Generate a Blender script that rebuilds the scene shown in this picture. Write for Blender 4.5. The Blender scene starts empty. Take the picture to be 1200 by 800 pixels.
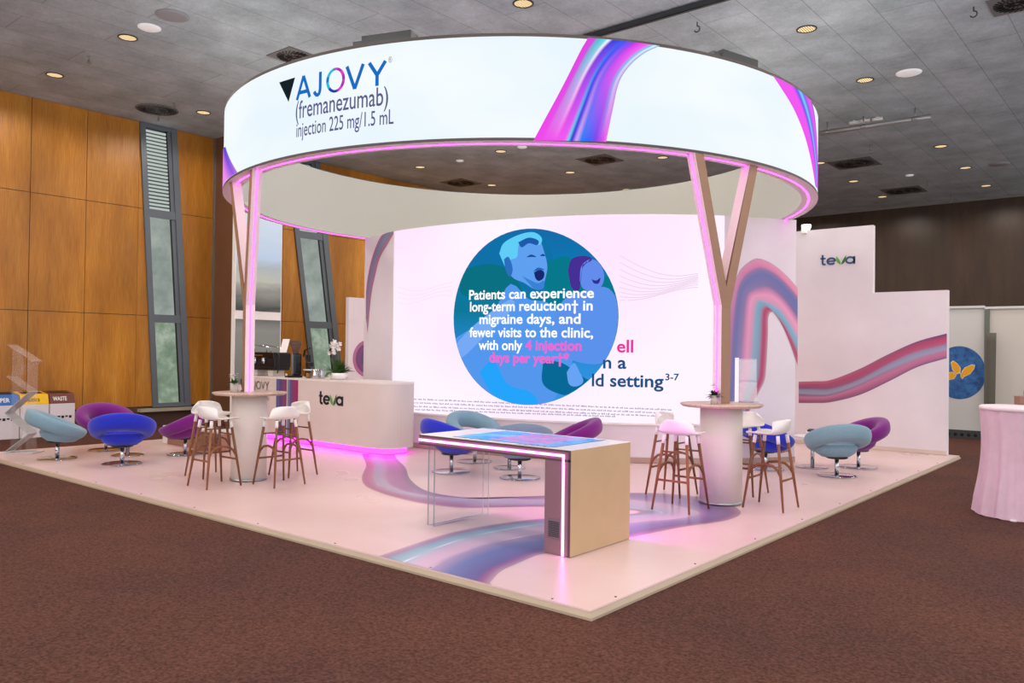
import bpy, bmesh, math, random
from mathutils import Vector, Matrix
from mathutils.geometry import tessellate_polygon
random.seed(7)
PI = math.pi
SC = bpy.context.scene
COL = SC.collection

# ------------------------------------------------------------------ camera
# World frame: x runs along the stand's front-left edge, y along its front-right edge,
# origin at the front corner of the stand, z = 0 on the stand's deck (hall floor at -0.06).
FPX, PITCH, ROLL, YAW = 949.37, 0.012515, 0.012264, 0.693711
CAM = Vector((3.0818, -4.57476, 1.71))
FLOOR, CEIL = -0.06, 6.72
def _basis():
    cy, sy = math.cos(YAW), math.sin(YAW)
    X = Vector((cy, sy, 0)); Y = Vector((-sy, cy, 0)); Z = Vector((0, 0, 1))
    up = Z * math.cos(PITCH) - Y * math.sin(PITCH)
    fw = Y * math.cos(PITCH) + Z * math.sin(PITCH)
    c, s = math.cos(ROLL), math.sin(ROLL)
    right = X * c + up * s
    up2 = up * c - X * s
    return right, up2, fw
RIGHT, UP, FWD = _basis()
cd = bpy.data.cameras.new('camera'); cam = bpy.data.objects.new('camera', cd); COL.objects.link(cam)
cd.sensor_width = 36; cd.lens = FPX / 1200 * 36; cd.clip_end = 200
m = Matrix((RIGHT, UP, -FWD)).transposed().to_4x4(); m.translation = CAM
cam.matrix_world = m
SC.camera = cam

# ------------------------------------------------------------------ world, exposure, lights
SC.view_settings.view_transform = 'Standard'; SC.view_settings.look = 'None'
SC.view_settings.exposure = 0.0; SC.view_settings.gamma = 1.0; SC.view_settings.use_curve_mapping = False
W = bpy.data.worlds.new('world'); SC.world = W; W.use_nodes = True
WORLD_STRENGTH = 1.7
DOWNLIGHT_W = 118
LED_S = 6.0
RING_S, SCREEN_S = 1.0, 1.0   # printed colours and pictures
RING_W, SCREEN_W = 1.0, 1.4   # the plain white areas are brighter
bg = W.node_tree.nodes['Background']; bg.inputs[0].default_value = (0.95, 0.97, 1.0, 1); bg.inputs[1].default_value = WORLD_STRENGTH
def lin(c):
    return tuple(((x / 255) / 12.92 if x / 255 <= .04045 else (((x / 255) + .055) / 1.055) ** 2.4) for x in c)

# ------------------------------------------------------------------ measuring helpers
def ray(u, v):
    return (RIGHT * ((u - 600) / FPX) - UP * ((v - 400) / FPX) + FWD)
def PX(u, v, z=0.0):
    d = ray(u, v); t = (z - CAM.z) / d.z; return CAM + d * t
def PV(u, v, nx, ny, dd):
    d = ray(u, v); t = (dd - nx * CAM.x - ny * CAM.y) / (nx * d.x + ny * d.y); return CAM + d * t
RC = Vector((-4.98774, 5.27115, 0)); RO, RI, RZ1, RZ2 = 4.39523, 4.18257, 3.8872, 4.9917
def PR(u, v, R=RO, near=True):           # a point of the round canopy's outer face -> (theta, z)
    d = ray(u, v); o = CAM - RC
    a = d.x * d.x + d.y * d.y; b = 2 * (o.x * d.x + o.y * d.y); c = o.x * o.x + o.y * o.y - R * R
    D = max(b * b - 4 * a * c, 0); t = (-b - math.sqrt(D)) / (2 * a) if near else (-b + math.sqrt(D)) / (2 * a)
    p = o + d * t
    th = math.atan2(p.y, p.x)
    if th > PI / 2: th -= 2 * PI
    return th, CAM.z + d.z * t
def RP(th, z, off=0.0):
    return Vector((RC.x + (RO + off) * math.cos(th), RC.y + (RO + off) * math.sin(th), z))
WK = (0.002364062406226674, 0.060670986028401305, 0.6406906406204583, 3.338886621131908, 12.497412590077278)
WX0, WX1 = -9.23, -1.736
def wy(x): return (((WK[0] * x + WK[1]) * x + WK[2]) * x + WK[3]) * x + WK[4]
def wn(x):
    dy = ((4 * WK[0] * x + 3 * WK[1]) * x + 2 * WK[2]) * x + WK[3]
    n = Vector((dy, -1, 0)); n.normalize(); return n
def WP(x, z, off=0.0):
    p = Vector((x, wy(x), z)); return p + wn(x) * off
def PW(u, v):                             # a point of the curved wall -> (x, z)
    d = ray(u, v); best = None
    lo = None; N = 400; prev = None
    for i in range(N + 1):
        x = WX0 - .3 + (WX1 - WX0 + .6) * i / N
        t = ((x - CAM.x) * d.y - (wy(x) - CAM.y) * d.x)
        if prev is not None and prev[1] * t <= 0:
            a = prev[0] + (x - prev[0]) * prev[1] / (prev[1] - t) if prev[1] != t else x
            tt = (a - CAM.x) / d.x
            if tt > 0 and (best is None or tt < best[0]): best = (tt, a)
        prev = (x, t)
    if best is None:
        best = ((WX1 - CAM.x) / d.x, WX1)
    return best[1], CAM.z + d.z * best[0]

# ------------------------------------------------------------------ materials
MATS = {}
def mat(name, rgb, rough=.5, metal=0.0, var=0.0, scale=20, bump=0.0, emis=None, es=0.0, trans=0.0, alpha=1.0, spec=.5, coat=0.0, ior=1.45):
    if name in MATS: return MATS[name]
    M = bpy.data.materials.new(name); M.use_nodes = True
    nt = M.node_tree; b = nt.nodes['Principled BSDF']
    c = lin(rgb)
    b.inputs['Base Color'].default_value = (*c, 1); b.inputs['Roughness'].default_value = rough
    b.inputs['Metallic'].default_value = metal; b.inputs['Specular IOR Level'].default_value = spec
    b.inputs['Transmission Weight'].default_value = trans; b.inputs['Alpha'].default_value = alpha
    b.inputs['Coat Weight'].default_value = coat; b.inputs['IOR'].default_value = ior
    if emis:
        b.inputs['Emission Color'].default_value = (*lin(emis), 1); b.inputs['Emission Strength'].default_value = es
    if var or bump:
        tc = nt.nodes.new('ShaderNodeTexCoord'); n = nt.nodes.new('ShaderNodeTexNoise')
        n.inputs['Scale'].default_value = scale; n.inputs['Detail'].default_value = 4
        nt.links.new(tc.outputs['Object'], n.inputs['Vector'])
        if var:
            r = nt.nodes.new('ShaderNodeValToRGB')
            r.color_ramp.elements[0].position = .3; r.color_ramp.elements[1].position = .7
            r.color_ramp.elements[0].color = (*[x * (1 - var) for x in c], 1)
            r.color_ramp.elements[1].color = (*[min(1, x * (1 + var)) for x in c], 1)
            nt.links.new(n.outputs[0], r.inputs[0]); nt.links.new(r.outputs[0], b.inputs['Base Color'])
        if bump:
            bp = nt.nodes.new('ShaderNodeBump'); bp.inputs['Strength'].default_value = bump; bp.inputs['Distance'].default_value = .01
            nt.links.new(n.outputs[0], bp.inputs['Height']); nt.links.new(bp.outputs[0], b.inputs['Normal'])
    MATS[name] = M
    return M
def glow(name, rgb, s):
    if name in MATS: return MATS[name]
    M = bpy.data.materials.new(name); M.use_nodes = True; nt = M.node_tree
    nt.nodes.remove(nt.nodes['Principled BSDF'])
    e = nt.nodes.new('ShaderNodeEmission'); e.inputs[0].default_value = (*lin(rgb), 1); e.inputs[1].default_value = s
    nt.links.new(e.outputs[0], nt.nodes['Material Output'].inputs[0]); MATS[name] = M
    return M
def printed(name, emit=0.0, rough=.5):     # shows a mesh's printed colours (attribute 'print')
    if name in MATS: return MATS[name]
    M = bpy.data.materials.new(name); M.use_nodes = True; nt = M.node_tree; b = nt.nodes['Principled BSDF']
    a = nt.nodes.new('ShaderNodeAttribute'); a.attribute_name = 'print'
    if emit:
        nt.nodes.remove(b); e = nt.nodes.new('ShaderNodeEmission'); e.inputs[1].default_value = emit
        nt.links.new(a.outputs['Color'], e.inputs[0]); nt.links.new(e.outputs[0], nt.nodes['Material Output'].inputs[0])
    else:
        b.inputs['Roughness'].default_value = rough
        nt.links.new(a.outputs['Color'], b.inputs['Base Color'])
    MATS[name] = M
    return M
def nodemat(name, build):
    M = bpy.data.materials.new(name); M.use_nodes = True
    build(M.node_tree, M.node_tree.nodes['Principled BSDF']); MATS[name] = M
    return M
def _mix(nt, mode, a, b, f=1.0):
    n = nt.nodes.new('ShaderNodeMix'); n.data_type = 'RGBA'; n.blend_type = mode
    n.inputs[0].default_value = f
    for s, k in ((a, 6), (b, 7)):
        if isinstance(s, tuple): n.inputs[k].default_value = s
        else: nt.links.new(s, n.inputs[k])
    return n.outputs[2]
def _ramp(nt, fac, stops):
    r = nt.nodes.new('ShaderNodeValToRGB'); e = r.color_ramp.elements
    while len(e) < len(stops): e.new(.5)
    for i, (p, c) in enumerate(stops):
        e[i].position = p; e[i].color = (*lin(c), 1)
    nt.links.new(fac, r.inputs[0]); return r.outputs[0]
def _map(nt, scale=(1, 1, 1), loc=(0, 0, 0), rot=(0, 0, 0)):
    tc = nt.nodes.new('ShaderNodeTexCoord'); mp = nt.nodes.new('ShaderNodeMapping')
    mp.inputs['Scale'].default_value = scale; mp.inputs['Location'].default_value = loc; mp.inputs['Rotation'].default_value = rot
    nt.links.new(tc.outputs['Object'], mp.inputs[0]); return mp.outputs[0]
def _noise(nt, vec, scale, detail=4, rough=.5):
    n = nt.nodes.new('ShaderNodeTexNoise'); n.inputs['Scale'].default_value = scale
    n.inputs['Detail'].default_value = detail; n.inputs['Roughness'].default_value = rough
    nt.links.new(vec, n.inputs['Vector']); return n.outputs[0]
def _bump(nt, b, h, s=.2, d=.01):
    n = nt.nodes.new('ShaderNodeBump'); n.inputs['Strength'].default_value = s; n.inputs['Distance'].default_value = d
    nt.links.new(h, n.inputs['Height']); nt.links.new(n.outputs[0], b.inputs['Normal'])

def m_carpet(nt, b):
    v = _map(nt)
    big = _ramp(nt, _noise(nt, v, .5, 3), [(.35, (100, 68, 62)), (.65, (116, 76, 63))])
    fine = _ramp(nt, _noise(nt, v, 45, 3, .7), [(.3, (150, 150, 150)), (.7, (255, 255, 255))])
    nt.links.new(_mix(nt, 'MULTIPLY', big, fine), b.inputs['Base Color'])
    b.inputs['Roughness'].default_value = .95; b.inputs['Specular IOR Level'].default_value = .1
    _bump(nt, b, _noise(nt, v, 120, 2), .5, .01)
nodemat('carpet', m_carpet)
def m_ceiling(nt, b):
    v = _map(nt, rot=(0, 0, PI / 2), loc=(.05, .37, 0))
    br = nt.nodes.new('ShaderNodeTexBrick'); br.offset = .37; br.squash = 1
    br.inputs['Color1'].default_value = (*lin((190, 207, 214)), 1); br.inputs['Color2'].default_value = (*lin((198, 213, 219)), 1)
    br.inputs['Mortar'].default_value = (*lin((158, 166, 170)), 1)
    br.inputs['Scale'].default_value = 1; br.inputs['Mortar Size'].default_value = .008; br.inputs['Mortar Smooth'].default_value = .3
    br.inputs['Brick Width'].default_value = 3.3; br.inputs['Row Height'].default_value = .725
    nt.links.new(v, br.inputs['Vector'])
    n = _ramp(nt, _noise(nt, _map(nt), 1.3, 5, .65), [(.3, (205, 205, 205)), (.7, (255, 255, 255))])
    n2 = _ramp(nt, _noise(nt, _map(nt), 30, 2), [(.3, (236, 236, 236)), (.7, (255, 255, 255))])
    nt.links.new(_mix(nt, 'MULTIPLY', _mix(nt, 'MULTIPLY', br.outputs[0], n), n2), b.inputs['Base Color'])
    b.inputs['Roughness'].default_value = .8
nodemat('ceiling_panel', m_ceiling)
def m_wood(c0, c1, c2):
    def f(nt, b):
        v = _map(nt, scale=(1, 1, .12))
        g = _ramp(nt, _noise(nt, v, 5, 6, .6), [(.25, c0), (.5, c1), (.78, c2)])
        f2 = _ramp(nt, _noise(nt, _map(nt, scale=(1, 1, .05)), 60, 3), [(.3, (220, 215, 210)), (.7, (255, 255, 255))])
        f3 = _ramp(nt, _noise(nt, _map(nt, scale=(1, 1, .3)), .9, 2), [(.35, (205, 200, 195)), (.65, (255, 255, 255))])
        nt.links.new(_mix(nt, 'MULTIPLY', _mix(nt, 'MULTIPLY', g, f2), f3), b.inputs['Base Color'])
        b.inputs['Roughness'].default_value = .42
    return f
nodemat('wood_panel', m_wood((190, 120, 24), (210, 140, 36), (222, 158, 60)))
nodemat('dark_wood_panel', m_wood((54, 36, 18), (66, 44, 23), (78, 53, 30)))
nodemat('oak', m_wood((214, 184, 168), (226, 198, 182), (234, 208, 194)))
nodemat('stool_wood', m_wood((130, 78, 42), (150, 92, 52), (168, 106, 62)))
def m_deck(nt, b):
    n = _ramp(nt, _noise(nt, _map(nt, loc=(.3, .2, .37)), .8, 4), [(.3, (220, 190, 186)), (.7, (229, 200, 196))])
    nt.links.new(n, b.inputs['Base Color'])
    r = nt.nodes.new('ShaderNodeMapRange'); r.inputs[3].default_value = .22; r.inputs[4].default_value = .4
    nt.links.new(_noise(nt, _map(nt, loc=(.3, .2, .37)), 1.3, 2), r.inputs[0]); nt.links.new(r.outputs[0], b.inputs['Roughness'])
nodemat('deck_vinyl', m_deck)
def m_linen(nt, b):
    n = _ramp(nt, _noise(nt, _map(nt), 1.1, 4), [(.3, (220, 209, 215)), (.7, (230, 221, 227))])
    nt.links.new(n, b.inputs['Base Color']); b.inputs['Roughness'].default_value = .75
nodemat('white_fabric_wall', m_linen)
def m_frosted(nt, b):                      # daylight and trees seen through frosted glass
    nt.nodes.remove(b)
    v = _map(nt)
    c = _ramp(nt, _noise(nt, v, 2.2, 8, .7), [(.3, (104, 128, 106)), (.5, (140, 160, 138)), (.72, (196, 208, 192))])
    e = nt.nodes.new('ShaderNodeEmission'); e.inputs[1].default_value = .8
    nt.links.new(c, e.inputs[0]); nt.links.new(e.outputs[0], nt.nodes['Material Output'].inputs[0])
nodemat('frosted_pane', m_frosted)
def m_mesh_pane(nt, b):
    nt.nodes.remove(b)
    v = _map(nt)
    c = _ramp(nt, _noise(nt, v, 1.6, 6, .6), [(.3, (176, 188, 182)), (.7, (236, 240, 236))])
    w = nt.nodes.new('ShaderNodeTexBrick'); w.offset = 0
    w.inputs['Scale'].default_value = 1; w.inputs['Brick Width'].default_value = .045; w.inputs['Row Height'].default_value = .045
    w.inputs['Mortar Size'].default_value = .012; w.inputs['Color1'].default_value = (1, 1, 1, 1); w.inputs['Color2'].default_value = (1, 1, 1, 1)
    w.inputs['Mortar'].default_value = (.6, .63, .61, 1)
    nt.links.new(_map(nt, rot=(PI / 2, 0, PI / 2)), w.inputs['Vector'])
    e = nt.nodes.new('ShaderNodeEmission'); e.inputs[1].default_value = .8
    nt.links.new(_mix(nt, 'MULTIPLY', c, w.outputs[0]), e.inputs[0]); nt.links.new(e.outputs[0], nt.nodes['Material Output'].inputs[0])
nodemat('mesh_pane', m_mesh_pane)
def fabric(name, rgb):
    def f(nt, b):
        v = _map(nt); c = lin(rgb)
        n = _noise(nt, v, 90, 3)
        r = nt.nodes.new('ShaderNodeValToRGB'); r.color_ramp.elements[0].color = (*[x * .75 for x in c], 1); r.color_ramp.elements[1].color = (*[min(1, x * 1.2) for x in c], 1)
        nt.links.new(n, r.inputs[0]); nt.links.new(r.outputs[0], b.inputs['Base Color'])
        b.inputs['Roughness'].default_value = .9; b.inputs['Specular IOR Level'].default_value = .15
        b.inputs['Sheen Weight'].default_value = .25
        _bump(nt, b, n, .25, .004)
    return nodemat(name, f)
FAB = {'light blue': fabric('light_blue_fabric', (128, 160, 176)), 'purple': fabric('purple_fabric', (120, 32, 124)),
       'cobalt blue': fabric('cobalt_fabric', (38, 50, 190)), 'grey blue': fabric('grey_blue_fabric', (118, 140, 160))}

chrome = mat('chrome', (205, 205, 208), .12, 1.0)
steel = mat('brushed_steel', (170, 172, 176), .32, 1.0)
white_p = mat('white_plastic', (236, 232, 228), .4)
white_m = mat('white_lacquer', (240, 236, 234), .35)
black_p = mat('black_plastic', (16, 16, 18), .35)
dark_m = mat('dark_grey_metal', (62, 64, 66), .5, .4)
grey_f = mat('grey_window_frame', (104, 112, 120), .45, .3)
ledm = glow('magenta_led', (255, 70, 250), LED_S)
ledp = glow('pink_led', (255, 110, 242), 14)
pinkface = mat('pink_white_laminate', (240, 214, 222), .45)
tan = mat('tan_laminate', (156, 118, 92), .5, var=.04, scale=6)
acrylic = mat('clear_acrylic', (250, 250, 250), .03, trans=1.0, ior=1.2)
leafm = mat('green_leaf', (62, 98, 44), .45, var=.25, scale=30)
darkleaf = mat('dark_leaf', (40, 52, 34), .5, var=.3, scale=40)
petal = mat('white_petal', (244, 240, 236), .5)
pot_m = mat('pale_concrete', (196, 186, 178), .8, var=.08, scale=60)

# ------------------------------------------------------------------ object helpers
def tag(o, label=None, cat=None, group=None, kind=None):
    if label: o['label'] = label
    if cat: o['category'] = cat
    if group: o['group'] = group
    if kind: o['kind'] = kind
    return o
def thing(name, label, cat, loc=(0, 0, 0), rz=0.0, group=None):
    o = bpy.data.objects.new(name, None); COL.objects.link(o); o.empty_display_size = .1
    o.location = loc; o.rotation_euler = (0, 0, rz)
    return tag(o, label, cat, group)
class MB:
    def __init__(s): s.v = []; s.f = []; s.sm = []
    def add(s, vs, fs, smooth=False):
        k = len(s.v); s.v += [Vector(p) for p in vs]; s.f += [[i + k for i in f] for f in fs]; s.sm += [smooth] * len(fs)
        return s
    def box(s, x0, y0, z0, x1, y1, z1):
        vs = [(x, y, z) for z in (z0, z1) for y in (y0, y1) for x in (x0, x1)]
        return s.add(vs, [(0, 2, 3, 1), (4, 5, 7, 6), (0, 1, 5, 4), (2, 6, 7, 3), (0, 4, 6, 2), (1, 3, 7, 5)])
    def bar(s, a, b, w, d, ref=(0, 0, 1)):            # rectangular bar from a to b
        a = Vector(a); b = Vector(b); t = (b - a).normalized(); ref = Vector(ref)
        if abs(t.dot(ref)) > .98: ref = Vector((1, 0, 0))
        x = t.cross(ref).normalized() * (w / 2); y = t.cross(x).normalized() * (d / 2)
        vs = [p + x * i + y * j for p in (a, b) for i, j in ((-1, -1), (1, -1), (1, 1), (-1, 1))]
        return s.add(vs, [(3, 2, 1, 0), (4, 5, 6, 7)] + [(i, (i + 1) % 4, 4 + (i + 1) % 4, 4 + i) for i in range(4)])
    def tube(s, pts, r, n=10, caps=True):
        pts = [Vector(p) for p in pts]; rs = r if isinstance(r, (list, tuple)) else [r] * len(pts)
        k = len(pts); ref = Vector((0, 0, 1))
        if abs((pts[1] - pts[0]).normalized().dot(ref)) > .95: ref = Vector((1, 0, 0))
        vs = []; x = None
        for i, p in enumerate(pts):
            t = (pts[min(i + 1, k - 1)] - pts[max(i - 1, 0)]).normalized()
            if x is None: x = t.cross(ref).normalized()
            x = (x - t * x.dot(t)).normalized(); y = t.cross(x)
            vs += [p + (x * math.cos(2 * PI * j / n) + y * math.sin(2 * PI * j / n)) * rs[i] for j in range(n)]
        fs = [(i * n + j, i * n + (j + 1) % n, (i + 1) * n + (j + 1) % n, (i + 1) * n + j) for i in range(k - 1) for j in range(n)]
        s.add(vs, fs, True)
        if caps:
            b = len(s.v) - len(vs)
            s.f += [[b + j for j in reversed(range(n))], [b + (k - 1) * n + j for j in range(n)]]; s.sm += [False, False]
        return s
    def lathe(s, prof, n=32, c=(0, 0, 0), smooth=True, close=True):   # prof: (r, z)
        vs = []; k = len(prof)
        for r, z in prof:
            vs += [(c[0] + r * math.cos(2 * PI * j / n), c[1] + r * math.sin(2 * PI * j / n), c[2] + z) for j in range(n)]
        fs = [(i * n + j, i * n + (j + 1) % n, (i + 1) * n + (j + 1) % n, (i + 1) * n + j) for i in range(k - 1) for j in range(n)]
        s.add(vs, fs, smooth)
        if close:
            b = len(s.v) - len(vs)
            if prof[0][0] > 1e-4: s.f.append([b + j for j in reversed(range(n))]); s.sm.append(False)
            if prof[-1][0] > 1e-4: s.f.append([b + (k - 1) * n + j for j in range(n)]); s.sm.append(False)
        return s
    def loft(s, rings, smooth=True, closed=True, caps=True):
        n = len(rings[0]); vs = [p for r in rings for p in r]; k = len(rings); m_ = n if closed else n - 1
        fs = [(i * n + j, i * n + (j + 1) % n, (i + 1) * n + (j + 1) % n, (i + 1) * n + j) for i in range(k - 1) for j in range(m_)]
        s.add(vs, fs, smooth)
        if caps and closed:
            b = len(s.v) - len(vs)
            s.f += [[b + j for j in reversed(range(n))], [b + (k - 1) * n + j for j in range(n)]]; s.sm += [False, False]
        return s
    def prism(s, pts, dv, smooth=False):               # polygon pts extruded by vector dv
        dv = Vector(dv); return s.loft([[Vector(p) for p in pts], [Vector(p) + dv for p in pts]], smooth)
    def xf(s, M):
        s.v = [M @ p for p in s.v]; return s
    def build(s, name, m_, parent=None, bevel=0.0, seg=2, cols=None, subsurf=0, solid=0.0):
        me = bpy.data.meshes.new(name); me.from_pydata([tuple(p) for p in s.v], [], s.f)
        for p, q in zip(me.polygons, s.sm): p.use_smooth = q
        bm = bmesh.new(); bm.from_mesh(me); bmesh.ops.recalc_face_normals(bm, faces=bm.faces); bm.to_mesh(me); bm.free()
        me.materials.append(m_)
        if cols is not None:
            a = me.color_attributes.new('print', 'FLOAT_COLOR', 'POINT')
            for i, c in enumerate(cols): a.data[i].color = (*c, 1)
        o = bpy.data.objects.new(name, me); COL.objects.link(o)
        if parent: o.parent = parent
        if bevel:
            b = o.modifiers.new('bevel', 'BEVEL'); b.width = bevel; b.segments = seg; b.limit_method = 'ANGLE'; b.angle_limit = .7
        if solid:
            b = o.modifiers.new('solid', 'SOLIDIFY'); b.thickness = solid; b.offset = 0
        if subsurf:
            b = o.modifiers.new('sub', 'SUBSURF'); b.levels = subsurf; b.render_levels = subsurf
        return o
def children(o): return [c for c in bpy.data.objects if c.parent == o]
def copy_tree(o, parent=None):
    kids = KIDS.get(o.name) or [c for c in o.children]
    c = o.copy(); COL.objects.link(c)
    if parent is not None: c.parent = parent
    for ch in kids: copy_tree(ch, c)
    return c
KIDS = {}
def struct(name, mb, m_, parent=None, **k):
    o = mb.build(name, m_, parent, **k)
    if parent is None: o['kind'] = 'structure'
    return o
# smooth curve through 2-D points, resampled evenly
def spline(pts, N):
    P = [Vector((p[0], p[1], 0)) for p in pts]
    if len(P) == 2: return [P[0].lerp(P[1], i / (N - 1)) for i in range(N)]
    fine = []
    for i in range(len(P) - 1):
        p0 = P[i - 1] if i else P[0] * 2 - P[1]; p1 = P[i]; p2 = P[i + 1]; p3 = P[i + 2] if i + 2 < len(P) else P[-1] * 2 - P[-2]
        for k in range(16):
            t = k / 16
            fine.append(.5 * ((2 * p1) + (p2 - p0) * t + (2 * p0 - 5 * p1 + 4 * p2 - p3) * t * t + (3 * p1 - p0 - 3 * p2 + p3) * t ** 3))
    fine.append(P[-1])
    L = [0]
    for a, b in zip(fine, fine[1:]): L.append(L[-1] + (b - a).length)
    out = []; j = 0
    for i in range(N):
        d = L[-1] * i / (N - 1)
        while j < len(L) - 2 and L[j + 1] < d: j += 1
        f = (d - L[j]) / max(L[j + 1] - L[j], 1e-9); out.append(fine[j].lerp(fine[j + 1], min(1, max(0, f))))
    return out
def grad(stops, t):
    if t <= stops[0][0]: return lin(stops[0][1])
    for (a, ca), (b, cb) in zip(stops, stops[1:]):
        if t <= b:
            f = (t - a) / max(b - a, 1e-6); x = lin(ca); y = lin(cb); return tuple(x[i] + (y[i] - x[i]) * f for i in range(3))
    return lin(stops[-1][1])
def ribbon(name, edgeA, edgeB, surf, stops0, stops1, m_, parent, N=60, M=36, off=.004, flow=0.0):
    A = spline(edgeA, N); B = spline(edgeB, N); mb = MB(); cols = []; vs = []
    for i in range(N):
        for j in range(M):
            t = j / (M - 1); p = A[i].lerp(B[i], t); vs.append(surf(p.x, p.y, off))
            f = i / (N - 1); tt = t + flow * math.sin(f * 9 + t * 5) * t * (1 - t)
            c0 = grad(stops0, tt); c1 = grad(stops1, tt); cols.append(tuple(c0[k] * (1 - f) + c1[k] * f for k in range(3)))
    fs = [(i * M + j, i * M + j + 1, (i + 1) * M + j + 1, (i + 1) * M + j) for i in range(N - 1) for j in range(M - 1)]
    if surf is FS: fs = [f for f in fs if max(vs[k].y for k in f) > PLY0 + TRIM + .0105]
    mb.add(vs, fs, True)
    return mb.build(name, m_, parent, cols=cols)
_caph = {}
def text_mesh(body, bold=0.0, spacing=1.0):
    c = bpy.data.curves.new('t', 'FONT'); c.body = body; c.offset = bold; c.space_character = spacing; c.fill_mode = 'FRONT' if hasattr(c, 'fill_mode') and False else c.fill_mode
    c.resolution_u = 4
    o = bpy.data.objects.new('t', c); COL.objects.link(o)
    bpy.context.view_layer.update()
    me = bpy.data.meshes.new_from_object(o.evaluated_get(bpy.context.evaluated_depsgraph_get()))
    vs = [v.co.copy() for v in me.vertices]; fs = [list(p.vertices) for p in me.polygons]
    bpy.data.objects.remove(o); bpy.data.curves.remove(c); bpy.data.meshes.remove(me)
    return vs, fs
CAPH = max(v.y for v in text_mesh('H')[0])
def text_part(name, body, p0, p1, cap, surf, m_, parent, bold=0.0, off=.006, thick=0.0, spacing=1.0, mb=None):
    """text whose baseline runs from p0 to p1 (surface coordinates) with the given capital height"""
    vs, fs = text_mesh(body, bold, spacing)
    x0 = min(v.x for v in vs); x1 = max(v.x for v in vs)
    own = mb is None
    if own: mb = MB()
    def w(v, o):
        f = (v.x - x0) / (x1 - x0); return surf(p0[0] + (p1[0] - p0[0]) * f, p0[1] + (p1[1] - p0[1]) * f + v.y / CAPH * cap, o)
    mb.add([w(v, off) for v in vs], fs)
    if thick:
        edges = {}
        for f in fs:
            for a, b in zip(f, f[1:] + f[:1]): edges[(a, b)] = 1
        k = len(mb.v); mb.add([w(v, .0) for v in vs], [])
        base = k - len(vs)
        for a, b in edges:
            if (b, a) not in edges: mb.f.append([base + a, base + b, k + b, k + a]); mb.sm.append(False)
    return mb.build(name, m_, parent) if own else mb
def poly_part(name, pts, surf, m_, parent, off=.006):
    tri = tessellate_polygon([[Vector((p[0], p[1], 0)) for p in pts]])
    # cut into narrow upright strips first, so that the shape follows a curved wall
    bm = bmesh.new(); vs = [bm.verts.new((p[0], p[1], 0)) for p in pts]
    for t in tri:
        try: bm.faces.new([vs[i] for i in t])
        except ValueError: pass
    x0 = min(p[0] for p in pts); x1 = max(p[0] for p in pts); k = int(min(24, (x1 - x0) / (.03 if surf is RS else .06)))
    for i in range(k):
        bmesh.ops.bisect_plane(bm, geom=bm.verts[:] + bm.edges[:] + bm.faces[:], plane_co=(x0 + (x1 - x0) * (i + .5) / k, 0, 0), plane_no=(1, 0, 0))
    bm.verts.index_update()
    mb = MB(); mb.add([surf(v.co.x, v.co.y, off) for v in bm.verts], [[v.index for v in f.verts] for f in bm.faces]); bm.free()
    return mb.build(name, m_, parent)
def stroke_part(name, paths, surf, m_, parent, off=.01):
    """lettering drawn as constant-width strokes; paths = [(points, width_x, width_y)] in surface coordinates"""
    mb = MB()
    for pts, w, closed in paths:
        n = len(pts); L_ = []; R_ = []
        for i, p in enumerate(pts):
            a = pts[(i - 1) % n] if closed or i else p; b = pts[(i + 1) % n] if closed or i < n - 1 else p
            t = Vector((b[0] - a[0], b[1] - a[1], 0)).normalized(); q = Vector((-t.y, t.x, 0)) * (w / 2)
            L_.append((p[0] + q.x, p[1] + q.y)); R_.append((p[0] - q.x, p[1] - q.y))
        vs = []
        for o in (off, off * .25):
            vs += [surf(x, z, o) for x, z in L_] + [surf(x, z, o) for x, z in R_]
        m_n = n if closed else n - 1; fs = []
        for i in range(m_n):
            j = (i + 1) % n
            fs += [(i, j, n + j, n + i), (i, j, 2 * n + j, 2 * n + i), (n + i, n + j, 3 * n + j, 3 * n + i)]
        if not closed: fs += [(0, n, 3 * n, 2 * n), (n - 1, 2 * n - 1, 4 * n - 1, 3 * n - 1)]
        mb.add(vs, fs)
    return mb.build(name, m_, parent)

# ================================================================== THE HALL
struct('floor', MB().add([(-14.9, -10, FLOOR), (9, -10, FLOOR), (9, 24.5, FLOOR), (-14.9, 24.5, FLOOR)], [(0, 1, 2, 3)]), MATS['carpet'])
struct('ceiling', MB().box(-14.9, -10, CEIL, 9, 24.6, CEIL + .2), MATS['ceiling_panel'])
# left wall with its veneer panels (each a shallow slab with a shadow gap)
WLX = -14.8
struct('wall_left', MB().box(WLX - .3, -10, FLOOR, WLX - .02, 24.6, CEIL), MATS['dark_wood_panel'])
seams_y = [-9.6, -8.5, -7.4, -6.3, -5.2, -4.1, -3.0, -1.9, -.7, .5, 1.71, 2.79]
def panels(name, spans, zs, mm):
    mb = MB()
    for a, b in spans:
        for z0, z1 in zip(zs, zs[1:]):
            mb.box(WLX - .04, a + .006, z0 + .006, WLX, b - .006, z1 - .006)
    return struct(name, mb, mm)
def slant_spans():
    sp = list(zip(seams_y, seams_y[1:])) + [(2.79, 3.9)]
    return sp
panels('wall_left_veneer', slant_spans(), [.38, 2.42, 4.8, CEIL], MATS['wood_panel'])
def slant(name, y0a, y1a, y0b, y1b, zs):     # veneer between slanted frames: y at bottom (a) and at ceiling (b)
    mb = MB()
    def yy(a, b, z): return a + (b - a) * (z - FLOOR) / (CEIL - FLOOR)
    for z0, z1 in zip(zs, zs[1:]):
        z0 += .006; z1 -= .006
        pts = [(WLX - .04, yy(y0a, y0b, z0), z0), (WLX - .04, yy(y1a, y1b, z0), z0), (WLX - .04, yy(y1a, y1b, z1), z1), (WLX - .04, yy(y0a, y0b, z1), z1)]
        mb.prism(pts, (.04, 0, 0))
    return struct(name, mb, MATS['wood_panel'])
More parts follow.
